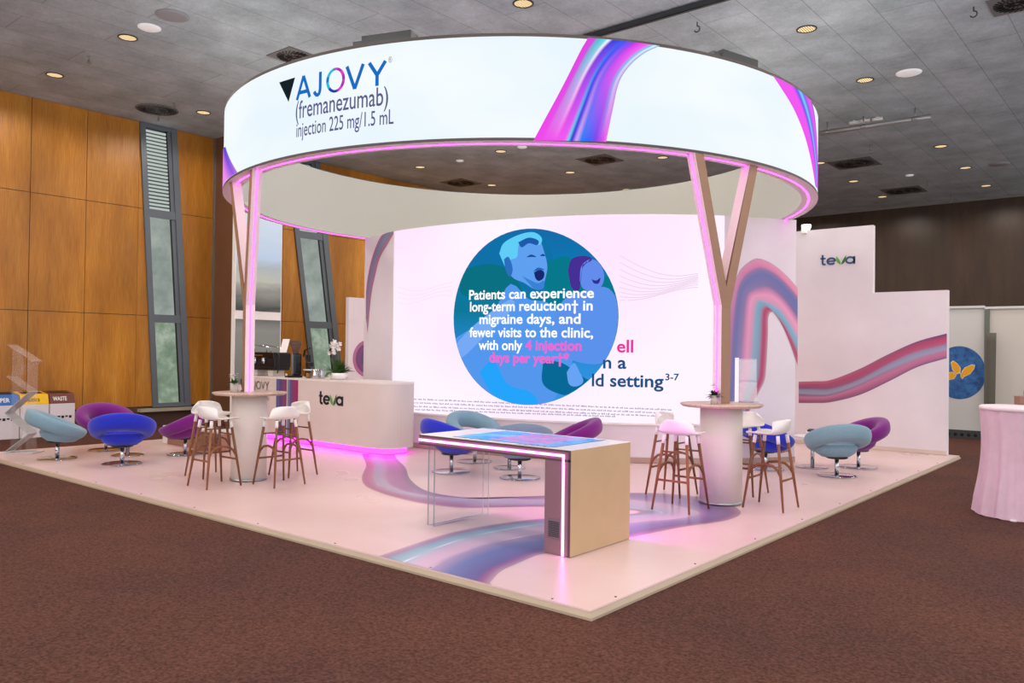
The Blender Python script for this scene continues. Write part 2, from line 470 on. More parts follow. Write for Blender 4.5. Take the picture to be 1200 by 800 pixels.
WIN1 = (4.32, 5.22, 3.88, 4.73)              # y at bottom (left, right), y at ceiling (left, right)
WIN2 = (8.72, 9.74, 7.68, 8.74)
ZS = [.38, 2.42, 4.8, CEIL]
slant('wall_left_veneer_strip', 3.9, WIN1[0], 3.9, WIN1[2], ZS)
slant('wall_left_veneer_bay', WIN1[1], 7.65, WIN1[3], 7.65, ZS)
slant('wall_left_veneer_far', 7.66, WIN2[0], 7.66, WIN2[2], ZS)
slant('wall_left_veneer_end', WIN2[1], 24.4, WIN2[3], 24.4, ZS)
struct('baseboard_left', MB().box(WLX - .02, -10, FLOOR, WLX + .01, 24.4, .36), mat('brown_skirting', (84, 58, 46), .7))
struct('trim_1', MB().box(WLX, 3.95, .27, WLX + .16, 5.95, .34), mat('pale_sill', (170, 160, 140), .6))
def window(name, W_, splits, label_kinds):
    a0, a1, b0, b1 = W_
    def Y(f, z):                              # f = 0 left edge, 1 right edge
        t = (z - FLOOR) / (CEIL - FLOOR); l = a0 + (b0 - a0) * t; r = a1 + (b1 - a1) * t; return l + (r - l) * f
    zb, zt = .36, CEIL - .01
    def quad(f0, f1, z0, z1, x0, x1):
        return MB().prism([(x0, Y(f0, z0), z0), (x0, Y(f1, z0), z0), (x0, Y(f1, z1), z1), (x0, Y(f0, z1), z1)], (x1 - x0, 0, 0))
    fr = MB()
    def addq(*q):
        k = quad(*q); fr.add(k.v, k.f)
    addq(0, .14, zb, zt, WLX - .02, WLX + .05); addq(.72, .84, zb, zt, WLX - .02, WLX + .02); addq(.84, 1, zb, zt, WLX - .02, WLX + .06)
    for z in [zb] + splits + [zt]:
        addq(.14, .84, max(zb, z - .09), min(zt, z + .09), WLX - .02, WLX + .045)
    o = struct(name, fr, grey_f)
    struct(name + '_reveal', quad(.70, .73, zb, zt, WLX - .02, WLX + .03), black_p, o)
    zz = [zb] + splits + [zt]
    for i, (z0, z1) in enumerate(zip(zz, zz[1:])):
        k = label_kinds[i]
        if k == 'louvre':
            quad(.14, .72, z0 + .09, z1 - .09, WLX - .018, WLX - .012).build('louvre_backing', mat('louvre_shadow', (70, 84, 84), .6), o)
            mb = MB(); n = 22
            for q in range(n):
                za = z0 + .1 + (z1 - z0 - .2) * q / n; zc = za + (z1 - z0 - .2) / n * .55
                kk = quad(.14, .72, za, zc, WLX - .012, WLX + .02); mb.add(kk.v, kk.f)
            mb.build('louvre_slats', glow('lit_slat', (196, 206, 200), .85), o)
        else:
            quad(.14, .70, z0 + .09, z1 - .09, WLX - .018, WLX + .0).build('window_pane', MATS['mesh_pane' if k == 'mesh' else 'frosted_pane'], o)
window('window_1', WIN1, [2.36, 4.72], ['frosted', 'mesh', 'louvre'])
window('window_2', WIN2, [2.36, 4.72], ['frosted', 'mesh', 'louvre'])
# brown clad pier in front of the left wall
struct('wall_pier', MB().box(WLX, 5.72, FLOOR, -13.6, 6.6, CEIL), mat('brown_cladding', (112, 74, 50), .5, var=.06, scale=2))
struct('trim_2', MB().box(WLX + .0, 5.68, FLOOR, WLX + .05, 5.73, CEIL), mat('steel_trim', (160, 158, 155), .35, .8))
struct('wall_back', MB().box(-14.9, 24.4, FLOOR, 9, 24.7, CEIL), MATS['dark_wood_panel'])
struct('trim_3', MB().box(-14.8, 24.34, CEIL - .07, 9, 24.4, CEIL), mat('grey_cornice', (120, 118, 114), .6))

# ------------------------------------------------------------------ ceiling fittings
def downlight(x, y, label, r=.13):
    t = thing('downlight', label, 'ceiling light', (x, y, CEIL), 0, 'recessed downlights in the grey ceiling')
    MB().lathe([(r, 0), (r + .022, 0), (r + .022, -.012), (r, -.012), (r, 0)], 28, close=False).build('rim', mat('dark_rim', (60, 56, 50), .4, .5), t)
    MB().lathe([(r, -.004), (r * .9, -.003), (.001, -.003)], 28, close=False).build('reflector', MATS.get('warm_reflector') or warm(), t)
    return t
def warm():
    def f(nt, b):
        nt.nodes.remove(b); v = _map(nt, scale=(1, 1, 1))
        n = nt.nodes.new('ShaderNodeTexWave'); n.inputs['Scale'].default_value = 9; n.inputs['Distortion'].default_value = 1.5
        nt.links.new(v, n.inputs[0])
        c = _ramp(nt, n.outputs[0], [(.25, (206, 150, 66)), (.55, (246, 206, 130)), (.8, (255, 244, 214))])
        e = nt.nodes.new('ShaderNodeEmission'); e.inputs[1].default_value = 1.1
        nt.links.new(c, e.inputs[0]); nt.links.new(e.outputs[0], nt.nodes['Material Output'].inputs[0])
    return nodemat('warm_reflector', f)
gx = [-13.0, -10.1, -7.2, -4.25, -1.4, 1.5, 4.4]; gy = [-7.3, -4.4, -1.5, 1.45, 4.4, 7.8, 10.75, 13.72, 16.68, 19.48, 22.35]
DL = {  # fittings the photograph shows
 (-10.1, 1.45): 'warm downlight left of the two pale round discs at the upper left of the ceiling',
 (-13.0, 1.45): 'warm downlight nearest the wood wall, left of the tall slatted window',
 (-13.0, 4.4): 'warm downlight beside the round air diffuser above the tall window',
 (-4.25, 4.4): 'warm downlight at the top middle of the ceiling above the round canopy',
 (-1.4, 7.8): 'large warm downlight right of the dark ceiling track, above the canopy',
 (-1.4, 10.75): 'warm downlight beside the big white ceiling disc on the right',
 (-1.4, 16.68): 'warm downlight over the right, first of the row leading to the dark wood wall',
 (-1.4, 19.48): 'warm downlight over the right, second of the row leading to the dark wood wall',
 (-1.4, 22.35): 'warm downlight over the right, last of its row before the dark wood wall',
 (-4.25, 16.68): 'small downlight just at the right rim of the round canopy',
 (-4.25, 19.48): 'small downlight below the square vent right of the canopy',
 (-4.25, 22.35): 'small downlight at the far right over the stepped white wall',
 (-13.0, 10.75): 'small downlight seen through the canopy, farthest left',
 (-10.1, 10.75): 'small downlight seen through the canopy, just under its front rim',
 (-13.0, 13.72): 'small downlight seen through the canopy, low beside the dark vent',
 (-10.1, 13.72): 'small downlight at the centre of the opening of the canopy',
 (-10.1, 16.68): 'small downlight on the far rim of the canopy opening',
 (-7.2, 13.72): 'small downlight seen through the canopy, beside the right forked column',
}
for (x, y), l in DL.items(): downlight(x, y, l)
k_ = 0
for x in gx:
    for y in gy:
        ld = bpy.data.lights.new('downlight_lamp', 'SPOT'); ld.energy = DOWNLIGHT_W; ld.spot_size = 2.95; ld.spot_blend = .35; ld.shadow_soft_size = .12
        ld.color = (1, .88, .78)
        lo = bpy.data.objects.new('downlight_lamp', ld); COL.objects.link(lo); lo.location = (x, y, CEIL - .04)
def disc(name, u, v, r, m_, label, cat, group=None):
    p = PX(u, v, CEIL)
    o = MB().lathe([(.001, -.03), (r * .8, -.028), (r, -.012), (r, 0)], 32).build(name, m_)
    o.location = (p.x, p.y, CEIL); return tag(o, label, cat, group)
wdisc = mat('white_disc', (225, 224, 226), .5, emis=(255, 255, 255), es=.25)
gdisc = mat('pale_grey_disc', (150, 150, 154), .6)
disc('ceiling_speaker', 202, 18, .24, gdisc, 'large grey round ceiling speaker at the upper left', 'speaker')
disc('ceiling_lamp', 175, 32, .17, wdisc, 'white round ceiling disc next to the large grey one at the upper left', 'ceiling light')
disc('ceiling_lamp', 1065, 85, .21, wdisc, 'bright white round disc in the ceiling on the right, near the long pipe', 'ceiling light')
disc('ceiling_speaker', 1171, 192, .24, gdisc, 'grey round ceiling speaker at the far right above the dark wall', 'speaker')
disc('ceiling_lamp', 1066, 205, .1, wdisc, 'tiny white fitting on the dark ceiling between two square vents', 'ceiling light')
disc('ceiling_lamp', 539, 188, .1, wdisc, 'tiny white round fitting seen through the canopy opening', 'ceiling light')
disc('ceiling_speaker', 612, 172, .12, wdisc, 'pale fitting touching the front rim of the canopy opening', 'speaker')
def diffuser(u, v, label, r=.31, square=True):
    p = PX(u, v, CEIL)
    t = thing('air_diffuser', label, 'air vent', (p.x, p.y, CEIL - .003), 0, 'swirl air diffusers in the ceiling')
    if square: MB().box(-r * 1.08, -r * 1.08, -.012, r * 1.08, r * 1.08, 0).build('plate', mat('vent_plate', (132, 136, 138), .6), t)
    else: MB().lathe([(r * 1.05, 0), (r * 1.05, -.014), (.001, -.014)], 36).build('plate', mat('vent_plate', (112, 113, 113), .6), t)
    mb = MB()
    for ring, (r0, r1, n) in enumerate(((.12, .5, 14), (.55, .95, 26))):
        for i in range(n):
            a = 2 * PI * i / n; d = .35
            c0 = Vector((math.cos(a), math.sin(a), 0)) * r * r0; c1 = Vector((math.cos(a + d), math.sin(a + d), 0)) * r * r1
            mb.bar(c0 + Vector((0, 0, -.018)), c1 + Vector((0, 0, -.018)), .016, .012)
    mb.build('slots', black_p, t)
    return t
diffuser(184, 128, 'round black-slotted air diffuser above the tall slatted window', square=False, r=.4)
diffuser(345, 66, 'swirl air diffuser half hidden behind the top of the canopy, above the brand name')
diffuser(1192, 3, 'swirl air diffuser cut off at the top right corner')
diffuser(1001, 191, 'dark square air diffuser right of the canopy rim', r=.5)
diffuser(1059, 223, 'dark square air diffuser over the stepped white wall', r=.5)
diffuser(703, 187, 'dark air diffuser seen through the canopy, right of centre', r=.42)
diffuser(540, 214, 'dark air diffuser seen through the canopy, left of centre', r=.42)
def sprinkler(u, v, label, h=.12):
    p = PX(u, v, CEIL)
    t = thing('sprinkler', label, 'sprinkler', (p.x, p.y, CEIL), 0, 'sprinklers and hooks on the ceiling')
    MB().lathe([(.035, 0), (.035, -.012), (.012, -.014), (.012, -h * .7), (.02, -h * .72), (.02, -h * .8), (.006, -h * .85), (.006, -h)], 14).build('stem', steel, t)
    MB().lathe([(.04, -h), (.04, -h - .006), (.001, -h - .006)], 14).build('deflector', steel, t)
sprinkler(104, 66, 'small chrome sprinkler between two warm downlights at the upper left')
sprinkler(186, 135, 'sprinkler under the round diffuser above the window')
sprinkler(204, 121, 'small sprinkler to the right of the round diffuser above the window', .08)
sprinkler(398, 200, 'sprinkler seen under the canopy rim at its left')
sprinkler(682, 220, 'dark sprinkler at the far rim of the canopy opening', .2)
sprinkler(1020, 170, 'sprinkler under the long pipe, right of the canopy', .2)
sprinkler(1115, 228, 'sprinkler in front of the dark wood wall cornice', .2)
sprinkler(1087, 212, 'sprinkler between the far square vent and the dark wall', .2)
def hook(u, v, label):
    p = PX(u, v, CEIL)
    o = MB().tube([(0, 0, 0), (0, 0, -.06)] + [(.045 * math.cos(a) , 0, -.105 + .045 * math.sin(a)) for a in [PI / 2 - i * .55 for i in range(9)]], .009, 8).build('ceiling_hook', dark_m)
    o.location = (p.x, p.y, CEIL); tag(o, label, 'hook')
hook(817, 26, 'dark metal hook hanging from the ceiling right of the track')
hook(1141, 8, 'small dark hook near the top right of the ceiling')
a = PX(690, 44, CEIL - .06); b = PX(872, -4, CEIL - .06)
tr = thing('ceiling_track', 'dark lighting track running over the top of the canopy', 'track', (a.x - .6, a.y, CEIL - .05))
MB().bar((0, 0, 0), (b.x - a.x + 2.6, 0, 0), .09, .07).build('rail', dark_m, tr)
MB().bar((0, 0, -.04), (b.x - a.x + 2.6, 0, -.04), .05, .012).build('groove', black_p, tr)
a = PX(945, 158.5, CEIL - .22); b = PX(1091, 136.5, CEIL - .22)
pt = thing('ceiling_pipe', 'long grey pipe hung under the ceiling right of the canopy', 'pipe', (0, 0, 0))
MB().tube([a, b], .05, 14).build('tube', mat('galvanised', (168, 168, 166), .4, .6), pt)
for f in (.18, .48, .88):
    c = a.lerp(b, f); MB().tube([c, (c.x, c.y, CEIL)], .014, 8).lathe([(.07, -.03), (.07, .03)], 14, c).build('hanger', steel, pt)
for i, (u, v) in enumerate(((1001, 141), (1013, 139), (1028, 137))):
    p = PX(u, v, CEIL); o = MB().tube([(-.1, 0, -.04), (.1, .02, -.04)], .035, 10).box(-.02, -.02, -.04, .02, .02, 0).build('ceiling_sensor', white_p); o.location = (p.x, p.y, CEIL)
    tag(o, ['leftmost', 'middle', 'rightmost'][i] + ' of three small white fittings above the long pipe', 'sensor', 'three small fittings above the pipe')

# ================================================================== THE STAND
PLX0, PLY1 = -11.65, 11.3
_f = PX(693, 728, FLOOR); PLX1, PLY0 = _f.x, _f.y
_g = PX(690.5, 714.5, 0); TRIM = max(.03, min(PLX1 - _g.x, _g.y - PLY0, .12))
st = thing('stand_platform', 'raised cream stand floor with sloping edge and colourful ribbon pattern', 'platform', (0, 0, 0))
MB().box(PLX0 + TRIM - .01, PLY0 + TRIM - .01, FLOOR, PLX1 - TRIM + .01, PLY1, -.004).build('deck', MATS['deck_vinyl'], st)
edge_m = mat('cream_edge_trim', (184, 164, 142), .4, var=.05, scale=3)
def ramp_strip(a, b, inn):
    a = Vector(a); b = Vector(b); inn = Vector(inn)
    t = (b - a).normalized()
    sec = [Vector((0, 0, FLOOR)), Vector((0, 0, FLOOR + .018)), inn * TRIM + Vector((0, 0, -.002)), inn * (TRIM + .01) + Vector((0, 0, FLOOR))]
    a2 = [a + s for s in sec]; b2 = [b + s for s in sec]
    for q, e in ((a2, 1), (b2, -1)): q[2] += t * TRIM * e; q[3] += t * (TRIM + .01) * e
    return MB().loft([a2, b2], smooth=False)
ramp_strip((PLX1, PLY0, 0), (PLX0, PLY0, 0), (0, 1, 0)).build('edge_trim', edge_m, st)
ramp_strip((PLX1, PLY0, 0), (PLX1, PLY1, 0), (-1, 0, 0)).build('edge_trim', edge_m, st)
ramp_strip((PLX0, PLY0, 0), (PLX0, PLY1, 0), (1, 0, 0)).build('edge_trim', edge_m, st)
mb = MB()
for i in range(9):
    mb.lathe([(.009, -.004), (.009, -.0005), (.001, -.0005)], 8, (-.3 - i * 1.2, PLY0 + TRIM + .04, 0)); mb.lathe([(.009, -.004), (.009, -.0005), (.001, -.0005)], 8, (PLX1 - TRIM - .04, .3 + i * 1.2, 0))
mb.build('trim_screws', dark_m, st)
mb = MB()
def FS(x, y, off): return Vector((x, max(y, PLY0 + TRIM + .01), off))
def fpx(l): return [tuple(PX(u, v, 0)[:2]) for u, v in l]
vinyl = printed('printed_vinyl', rough=.3)
# one ribbon: from the counter, behind the kiosk, round a loop under the right-hand table and back to the front edge
outer = [(463, 531), (464, 536), (475, 547.5), (480, 560), (492.5, 571), (510, 577.5), (540, 582), (570, 584), (635, 580.5), (740, 577), (800, 579.5), (845, 587), (868, 599), (852, 609), (800, 617), (740, 629), (690, 638), (637.5, 648), (622.5, 652.5), (605, 660), (585, 670), (568, 690)]
inner = [(424, 531), (426, 536), (429, 545), (424, 559), (430, 570), (455, 580), (485, 587.5), (507.5, 591), (547.5, 594.5), (635, 593), (690, 595), (735, 597), (748, 599.2), (735, 602), (690, 604), (635, 607), (585, 612.5), (530, 622.5), (485, 636), (436, 652)]
s0 = [(0, (120, 110, 130)), (.06, (120, 112, 134)), (.2, (176, 112, 144)), (.4, (168, 116, 148)), (.55, (150, 150, 172)), (.68, (140, 150, 166)), (.8, (188, 84, 122)), (1, (160, 84, 116))]
s1 = [(0, (176, 150, 160)), (.07, (150, 84, 130)), (.12, (96, 84, 138)), (.3, (92, 112, 168)), (.42, (160, 140, 176)), (.455, (178, 158, 190)), (.463, (240, 232, 244)), (.472, (200, 172, 194)), (.5, (214, 182, 200)), (.62, (206, 178, 200)), (.74, (170, 184, 204)), (.748, (240, 240, 248)), (.757, (150, 188, 204)), (.86, (116, 170, 188)), (.93, (146, 120, 154)), (.97, (184, 130, 164)), (1, (226, 216, 200))]
ribbon('ribbon_print', fpx(outer), fpx(inner), FS, s0, s1, vinyl, st, N=150, M=60, off=-.0022, flow=.22)

# ------------------------------------------------------------------ round canopy
cn = thing('round_canopy', 'huge white glowing ring canopy with coloured ribbons and product lettering', 'canopy', (0, 0, 0))
NR = 160
def ring_faces(r0, z0, r1, z1, n=NR):
    vs = []; fs = []
    for i in range(n):
        a_ = 2 * PI * i / n
        vs += [(RC.x + r0 * math.cos(a_), RC.y + r0 * math.sin(a_), z0), (RC.x + r1 * math.cos(a_), RC.y + r1 * math.sin(a_), z1)]
    for i in range(n):
        j = (i + 1) % n; fs.append((2 * i, 2 * j, 2 * j + 1, 2 * i + 1))
    return vs, fs
def m_lit(nt, b):                        # backlit fabric, faintly uneven like its light tubes
    nt.nodes.remove(b)
    c = _ramp(nt, _noise(nt, _map(nt, scale=(.5, .5, 1.2)), 1.2, 2), [(.35, (234, 247, 254)), (.7, (247, 253, 255))])
    e = nt.nodes.new('ShaderNodeEmission'); e.inputs[1].default_value = RING_W
    nt.links.new(c, e.inputs[0]); nt.links.new(e.outputs[0], nt.nodes['Material Output'].inputs[0])
nodemat('backlit_fabric', m_lit)
MB().add(*ring_faces(RO, RZ1 + .025, RO, RZ2 - .02), True).build('outer_fabric', MATS['backlit_fabric'], cn)
MB().add(*ring_faces(RI, RZ1, RI, RZ2), True).build('inner_fabric', mat('grey_white_fabric', (188, 192, 184), .8), cn)
rm = MB()
rm.add(*ring_faces(RO + .006, RZ1, RO + .006, RZ1 + .03), True); rm.add(*ring_faces(RO + .006, RZ1 + .03, RO - .005, RZ1 + .03), True)
rm.add(*ring_faces(RO + .006, RZ2 - .025, RO + .006, RZ2 + .01), True); rm.add(*ring_faces(RO + .006, RZ2 + .01, RI, RZ2 + .01), True)
rm.build('rim_profile', mat('dark_profile', (74, 66, 64), .5), cn)
MB().add(*ring_faces(RI + .01, RZ2 + .0105, RO - .01, RZ2 + .0105), True).build('top_fill_glow', glow('ceiling_fill_glow', (255, 250, 240), 7.5), cn)  # added glow on the unseen canopy top, brightens the ceiling
MB().add(*ring_faces(RI, RZ1, RO + .006, RZ1), True).build('soffit', pinkface, cn)
MB().add(*ring_faces(RI + .085, RZ1 - .004, RI + .11, RZ1 - .004), True).build('led_strip', ledm, cn)
lit = printed('backlit_print', emit=RING_S)
def rpx(l): return [PR(u, v) for u, v in l]
def RS(th, z, off): return RP(th, z, off)
t0 = [(0, (240, 70, 236)), (.42, (246, 92, 240)), (.48, (80, 214, 240)), (.5, (60, 60, 200)), (.53, (88, 70, 220)), (.58, (220, 170, 240)), (.64, (40, 130, 250)), (.75, (52, 104, 250)), (.84, (120, 70, 236)), (.95, (222, 70, 236)), (1, (244, 120, 240))]
t1 = [(0, (236, 60, 226)), (.1, (200, 90, 220)), (.14, (70, 190, 210)), (.24, (120, 220, 230)), (.28, (255, 255, 255)), (.33, (60, 60, 220)), (.5, (70, 90, 250)), (.62, (150, 70, 240)), (.72, (238, 70, 236)), (.84, (250, 110, 240)), (.9, (80, 210, 240)), (.94, (240, 250, 255)), (1, (60, 170, 226))]
ribbon('ribbon_graphic', rpx([(625, 165), (640, 137), (652, 115), (665, 90), (680, 60), (689, 44.5)]), rpx([(710, 166.5), (717.5, 130), (725, 97.5), (737.5, 77.5), (755, 62.5), (773, 54)]), RS, t0, t1, lit, cn, N=40, M=60, off=.008)
def fit_z(l):                            # keep graphics inside the fabric's height
    return [(a_, min(max(z_, RZ1 + .03), RZ2 - .02)) for a_, z_ in l]
q0 = [(0, (240, 90, 240)), (.35, (246, 90, 244)), (.48, (90, 90, 240)), (.58, (120, 220, 250)), (.66, (110, 110, 240)), (.75, (220, 90, 240)), (.9, (240, 100, 240)), (1, (90, 90, 220))]
ribbon('ribbon_graphic', fit_z(rpx([(905, 89), (917, 107), (930, 129), (942.5, 160), (950, 190), (954.6, 218)])), fit_z(rpx([(951, 119), (954, 135), (956, 155), (957.4, 180), (957.9, 200), (957.5, 222)])), RS, q0, q0, lit, cn, N=30, M=40, off=.008)
thl = [PR(265, 172), PR(272, 190), PR(279, 203)]
ribbon('ribbon_graphic', fit_z([(thl[0][0] - .42, RZ2 - .3), (thl[0][0] - .38, RZ1 + .4), (thl[0][0] - .3, RZ1 + .03)]), fit_z([(thl[0][0], thl[0][1]), thl[1], (thl[2][0], RZ1 + .03)]), RS,
       [(0, (240, 120, 236)), (.7, (226, 120, 236)), (.9, (70, 60, 220)), (1, (110, 90, 220))], [(0, (240, 120, 236)), (.7, (244, 150, 240)), (.92, (150, 90, 230)), (1, (190, 120, 226))], lit, cn, N=20, M=24, off=.008)
# lettering on the canopy
blue_l = glow('logo_blue', (24, 108, 196), 1.0); slate_l = glow('slate_ink', (96, 92, 138), 1.0); dark_l = glow('dark_ink', (20, 34, 40), 1.0)
def rtext(body, a_, b_, cap, mm, bold=0.0, name='lettering', off=.012):
    A_ = PR(*a_); B_ = PR(*b_); z = (A_[1] + B_[1]) / 2
    return text_part(name, body, (A_[0], z), (B_[0], z), cap, RS, mm, cn, bold, off)
zA = PR(356, 116)[1]; capA = PR(351.5, 90)[1] - PR(351.5, 116.5)[1]
def letter(u0, u1, v, strokes):
    A_ = PR(u0, v); B_ = PR(u1, v)
    paths = [([(A_[0] + (B_[0] - A_[0]) * x, zA + capA * z) for x, z in pts], 1, False) for pts in strokes]
    mb = MB()
    for pts, _, _ in paths:
        P = [(RO * a_, z) for a_, z in pts]; n = len(P); L_ = []; R_ = []
        for i, p in enumerate(P):
            a2 = P[max(i - 1, 0)]; b2 = P[min(i + 1, n - 1)]
            t = Vector((b2[0] - a2[0], b2[1] - a2[1], 0)).normalized(); q = Vector((-t.y, t.x, 0)) * .021
            L_.append((p[0] + q.x, p[1] + q.y)); R_.append((p[0] - q.x, p[1] - q.y))
        mb.add([RP(x / RO, z, .012) for x, z in L_ + R_], [(i, i + 1, n + i + 1, n + i) for i in range(n - 1)])
    return mb.build('letter', blue_l, cn)
letter(349, 364, 116, [[(0, 0), (.5, 1)], [(1, 0), (.5, 1)], [(.2, .3), (.8, .3)]])
letter(368.5, 377, 113, [[(.88, 1), (.88, .3), (.84, .17), (.74, .07), (.58, .02), (.4, .03), (.2, .1), (.05, .2)]])
letter(407, 426, 104, [[(0, 1), (.5, 0)], [(1, 1), (.5, 0)]])
letter(433, 452, 101, [[(0, 1), (.5, .45)], [(1, 1), (.5, .45)], [(.5, .5), (.5, 0)]])
cO = PR(393.9, 94.2); rO = (abs(PR(404.9, 94)[0] - PR(382.9, 94)[0]) / 2 * RO, (PR(393.9, 79.6)[1] - PR(393.9, 108.8)[1]) / 2)
vs = []; fs = []; cols = []; NO = 40
for i in range(NO):
    a_ = 2 * PI * i / NO
    for k in (1.0, .7):
        vs.append(RP(cO[0] + rO[0] * k * math.cos(a_) / RO, cO[1] + rO[1] * (k if k == 1 else .78) * math.sin(a_), .012))
        t_ = math.cos(a_); c = (20, 120, 210) if (i // 3) % 3 == 0 else (40, 190, 214)
        if t_ > 0: c = (214, 70, 200) if (i // 3) % 2 else (170, 50, 180)
        if math.sin(a_) < -.6 and t_ < .2: c = (40, 60, 170)
        cols.append(lin(c))
fs = [(2 * i, 2 * ((i + 1) % NO), 2 * ((i + 1) % NO) + 1, 2 * i + 1) for i in range(NO)]
MB().add(vs, fs).build('letter', lit, cn, cols=cols)
zt_ = PR(337, 94)[1]
poly_part('triangle_mark', [(PR(328.2, 96.8)[0], zt_), (PR(346.8, 91.3)[0], zt_), (PR(339.2, 119.8)[0], PR(339.2, 119.8)[1])], RS, dark_l, cn, .012)
rtext('(fremanezumab)', (347.5, 139.5), (455.4, 123.5), .195, slate_l, .006)
rtext('injection 225 mg/1.5 mL', (348.2, 160.3), (461.8, 146), .155, slate_l, .006)
rtext('®', (455.8, 74), (460, 73.5), .06, slate_l)
# rigging boxes on top of the canopy
for i, (u, v, w_) in enumerate(((450, 45, .35), (872, 70, .35))):
    p = PX(u, v + 4, RZ2); d_ = (Vector((p.x, p.y, 0)) - RC).normalized(); c = RC + d_ * (RO - .12)
    t = thing('rigging_box', ['dark rigging box on the canopy top above the brand name', 'dark rigging box on the canopy top at the right'][i], 'rigging box', (c.x, c.y, RZ2 + .013), math.atan2(d_.y, d_.x), 'rigging boxes on the canopy')
    MB().box(-.09, -.3, 0, .09, .3, .1).build('housing', dark_m, t, bevel=.01)
    MB().box(-.06, -.42, 0, .06, -.3, .06).build('cable_gland', dark_m, t)

# ------------------------------------------------------------------ forked columns
TABL = Vector((-6.34, 1.40, 0)); TABR = Vector((-1.05, 4.2, 0)); TABH = 1.14
def on_soffit(u, v): 
    p = PX(u, v, RZ1); return Vector((p.x, p.y, RZ1))
def column(base, near_top, far_top, fork_z, label, rad=.12, tan_w=.15, shift=0.0):
    base = base.copy()
    base += Vector((math.cos(YAW), math.sin(YAW), 0)) * shift
    rdir = Vector((base.x - RC.x, base.y - RC.y, 0)).normalized()
    tdir = Vector((-rdir.y, rdir.x, 0))
    if (near_top - far_top).dot(tdir) < 0: tdir = -tdir
    t = thing('forked_column', label, 'column', (0, 0, 0), 0, 'forked columns carrying the canopy')
    fork = base + Vector((0, 0, fork_z)); bot = base + Vector((0, 0, TABH + .001))
    def beam(a_, b_, w0, name):
        ring = []
        for p in (a_, b_):
            ring.append([p + rdir * (rad / 2 * i) + tdir * (w0 / 2 * j) for i, j in ((-1, -1), (1, -1), (1, 1), (-1, 1))])
        o = MB().loft(ring, smooth=False).build(name, tan, t)
        return o
    def face(a_, b_, w0, nm, led=True):             # pale face with an LED line, on the side that looks along the canopy to the front corner
        e = tdir * (w0 / 2 + .004)
        MB().loft([[p + e + rdir * (rad / 2 * i) + tdir * j for i, j in ((-.98, 0), (.98, 0), (.98, .006), (-.98, .006))] for p in (a_, b_)], False).build(nm + '_face', pinkface, t)
        if not led: return
        e = tdir * (w0 / 2 + .012)
        MB().loft([[p + e + rdir * (rad / 2 * i) + tdir * j for i, j in ((-.13, 0), (.13, 0), (.13, .004), (-.13, .004))] for p in (a_, b_)], False).build('led_strip', ledm, t)
    beam(bot, fork, tan_w, 'stem'); face(bot, fork, tan_w, 'stem')
    # arms start inside the stem head
    an = near_top + Vector((0, 0, -.002)); af = far_top + Vector((0, 0, -.002))
    beam(fork - Vector((0, 0, .12)) , an, tan_w * .9, 'arm'); beam(fork - Vector((0, 0, .12)), af, tan_w * .9, 'arm')
    face(fork - Vector((0, 0, .1)) , an, tan_w * .9, 'arm'); face(fork + (af - fork) * .13, af, tan_w * .9, 'arm', False)
    return t
column(TABL, on_soffit(300, 200), on_soffit(276, 214.5), 2.36, 'pale forked column with pink light strip rising from the table by the white counter', shift=-.03)
column(TABR, on_soffit(815, 181), on_soffit(879, 195), 2.36, 'brown forked column with pink light strip rising from the table in front of the big screen')

# ------------------------------------------------------------------ curved wall and LED screen
cw = thing('curved_wall', 'tall white curved back wall with looping rose ribbons under the canopy', 'wall', (0, 0, 0))
def wall_strip(x0, x1, z0, z1, o0, o1, n=70):
    rings = []
    for i in range(n + 1):
        x = x0 + (x1 - x0) * i / n
        rings.append([WP(x, z0, o0), WP(x, z0, o1), WP(x, z1, o1), WP(x, z1, o0)])
    return MB().loft(rings, smooth=False)
wall_strip(WX0, WX1, 0, RZ1 - .004, -.16, 0).build('panel', MATS['white_fabric_wall'], cw)
wall_strip(WX0, WX1, .0, .085, 0, .015).build('skirting', mat('brown_skirting_strip', (176, 150, 136), .4), cw)
SX0 = PW(464, 270)[0]; SX1 = PW(848, 300)[0]; SZ0, SZ1 = .62, RZ1 - .006
def WS(x, z, off): return WP(x, z, off)
def wpx(l): return [PW(u, v) for u, v in l]
wallprint = printed('printed_wall_fabric', rough=.7)
ws0 = [(0, (206, 168, 178)), (.035, (232, 148, 178)), (.1, (226, 132, 168)), (.13, (150, 120, 160)), (.2, (104, 112, 170)), (.36, (112, 110, 160)), (.42, (196, 128, 170)), (.5, (232, 160, 192)), (.6, (222, 150, 184)), (.66, (132, 180, 204)), (.76, (120, 170, 192)), (.83, (180, 110, 140)), (.88, (172, 66, 106)), (.96, (190, 90, 124)), (1, (170, 150, 160))]
ws1 = [(0, (84, 96, 150)), (.2, (110, 116, 168)), (.3, (150, 130, 170)), (.5, (214, 146, 180)), (.66, (140, 160, 184)), (.8, (120, 150, 172)), (.88, (168, 66, 100)), (.94, (180, 80, 116)), (1, (176, 170, 176))]
outerW = [(934.5, 337), (921.4, 322.5), (905.6, 309.4), (889.9, 302.8), (879.4, 305.4), (865, 320), (857, 350), (853, 395), (852, 438), (852, 470), (853, 500)]
innerW = [(934.5, 429), (924, 398.6), (913.5, 375), (905.6, 365), (900.4, 371), (899.8, 393), (898, 427.5), (896, 445), (890, 458), (878, 482), (868, 503)]
ribbon('ribbon_print', wpx(outerW), wpx(innerW), WS, ws0, ws1, wallprint, cw, N=70, M=60, off=.004)
sideA = [(454, 272.5), (446, 277.5), (437.5, 297.5), (432.5, 317), (429.2, 342), (429, 372)]
sideB = [(463.5, 270.5), (455, 285), (445, 303), (440, 322), (435, 347.5), (431, 390)]
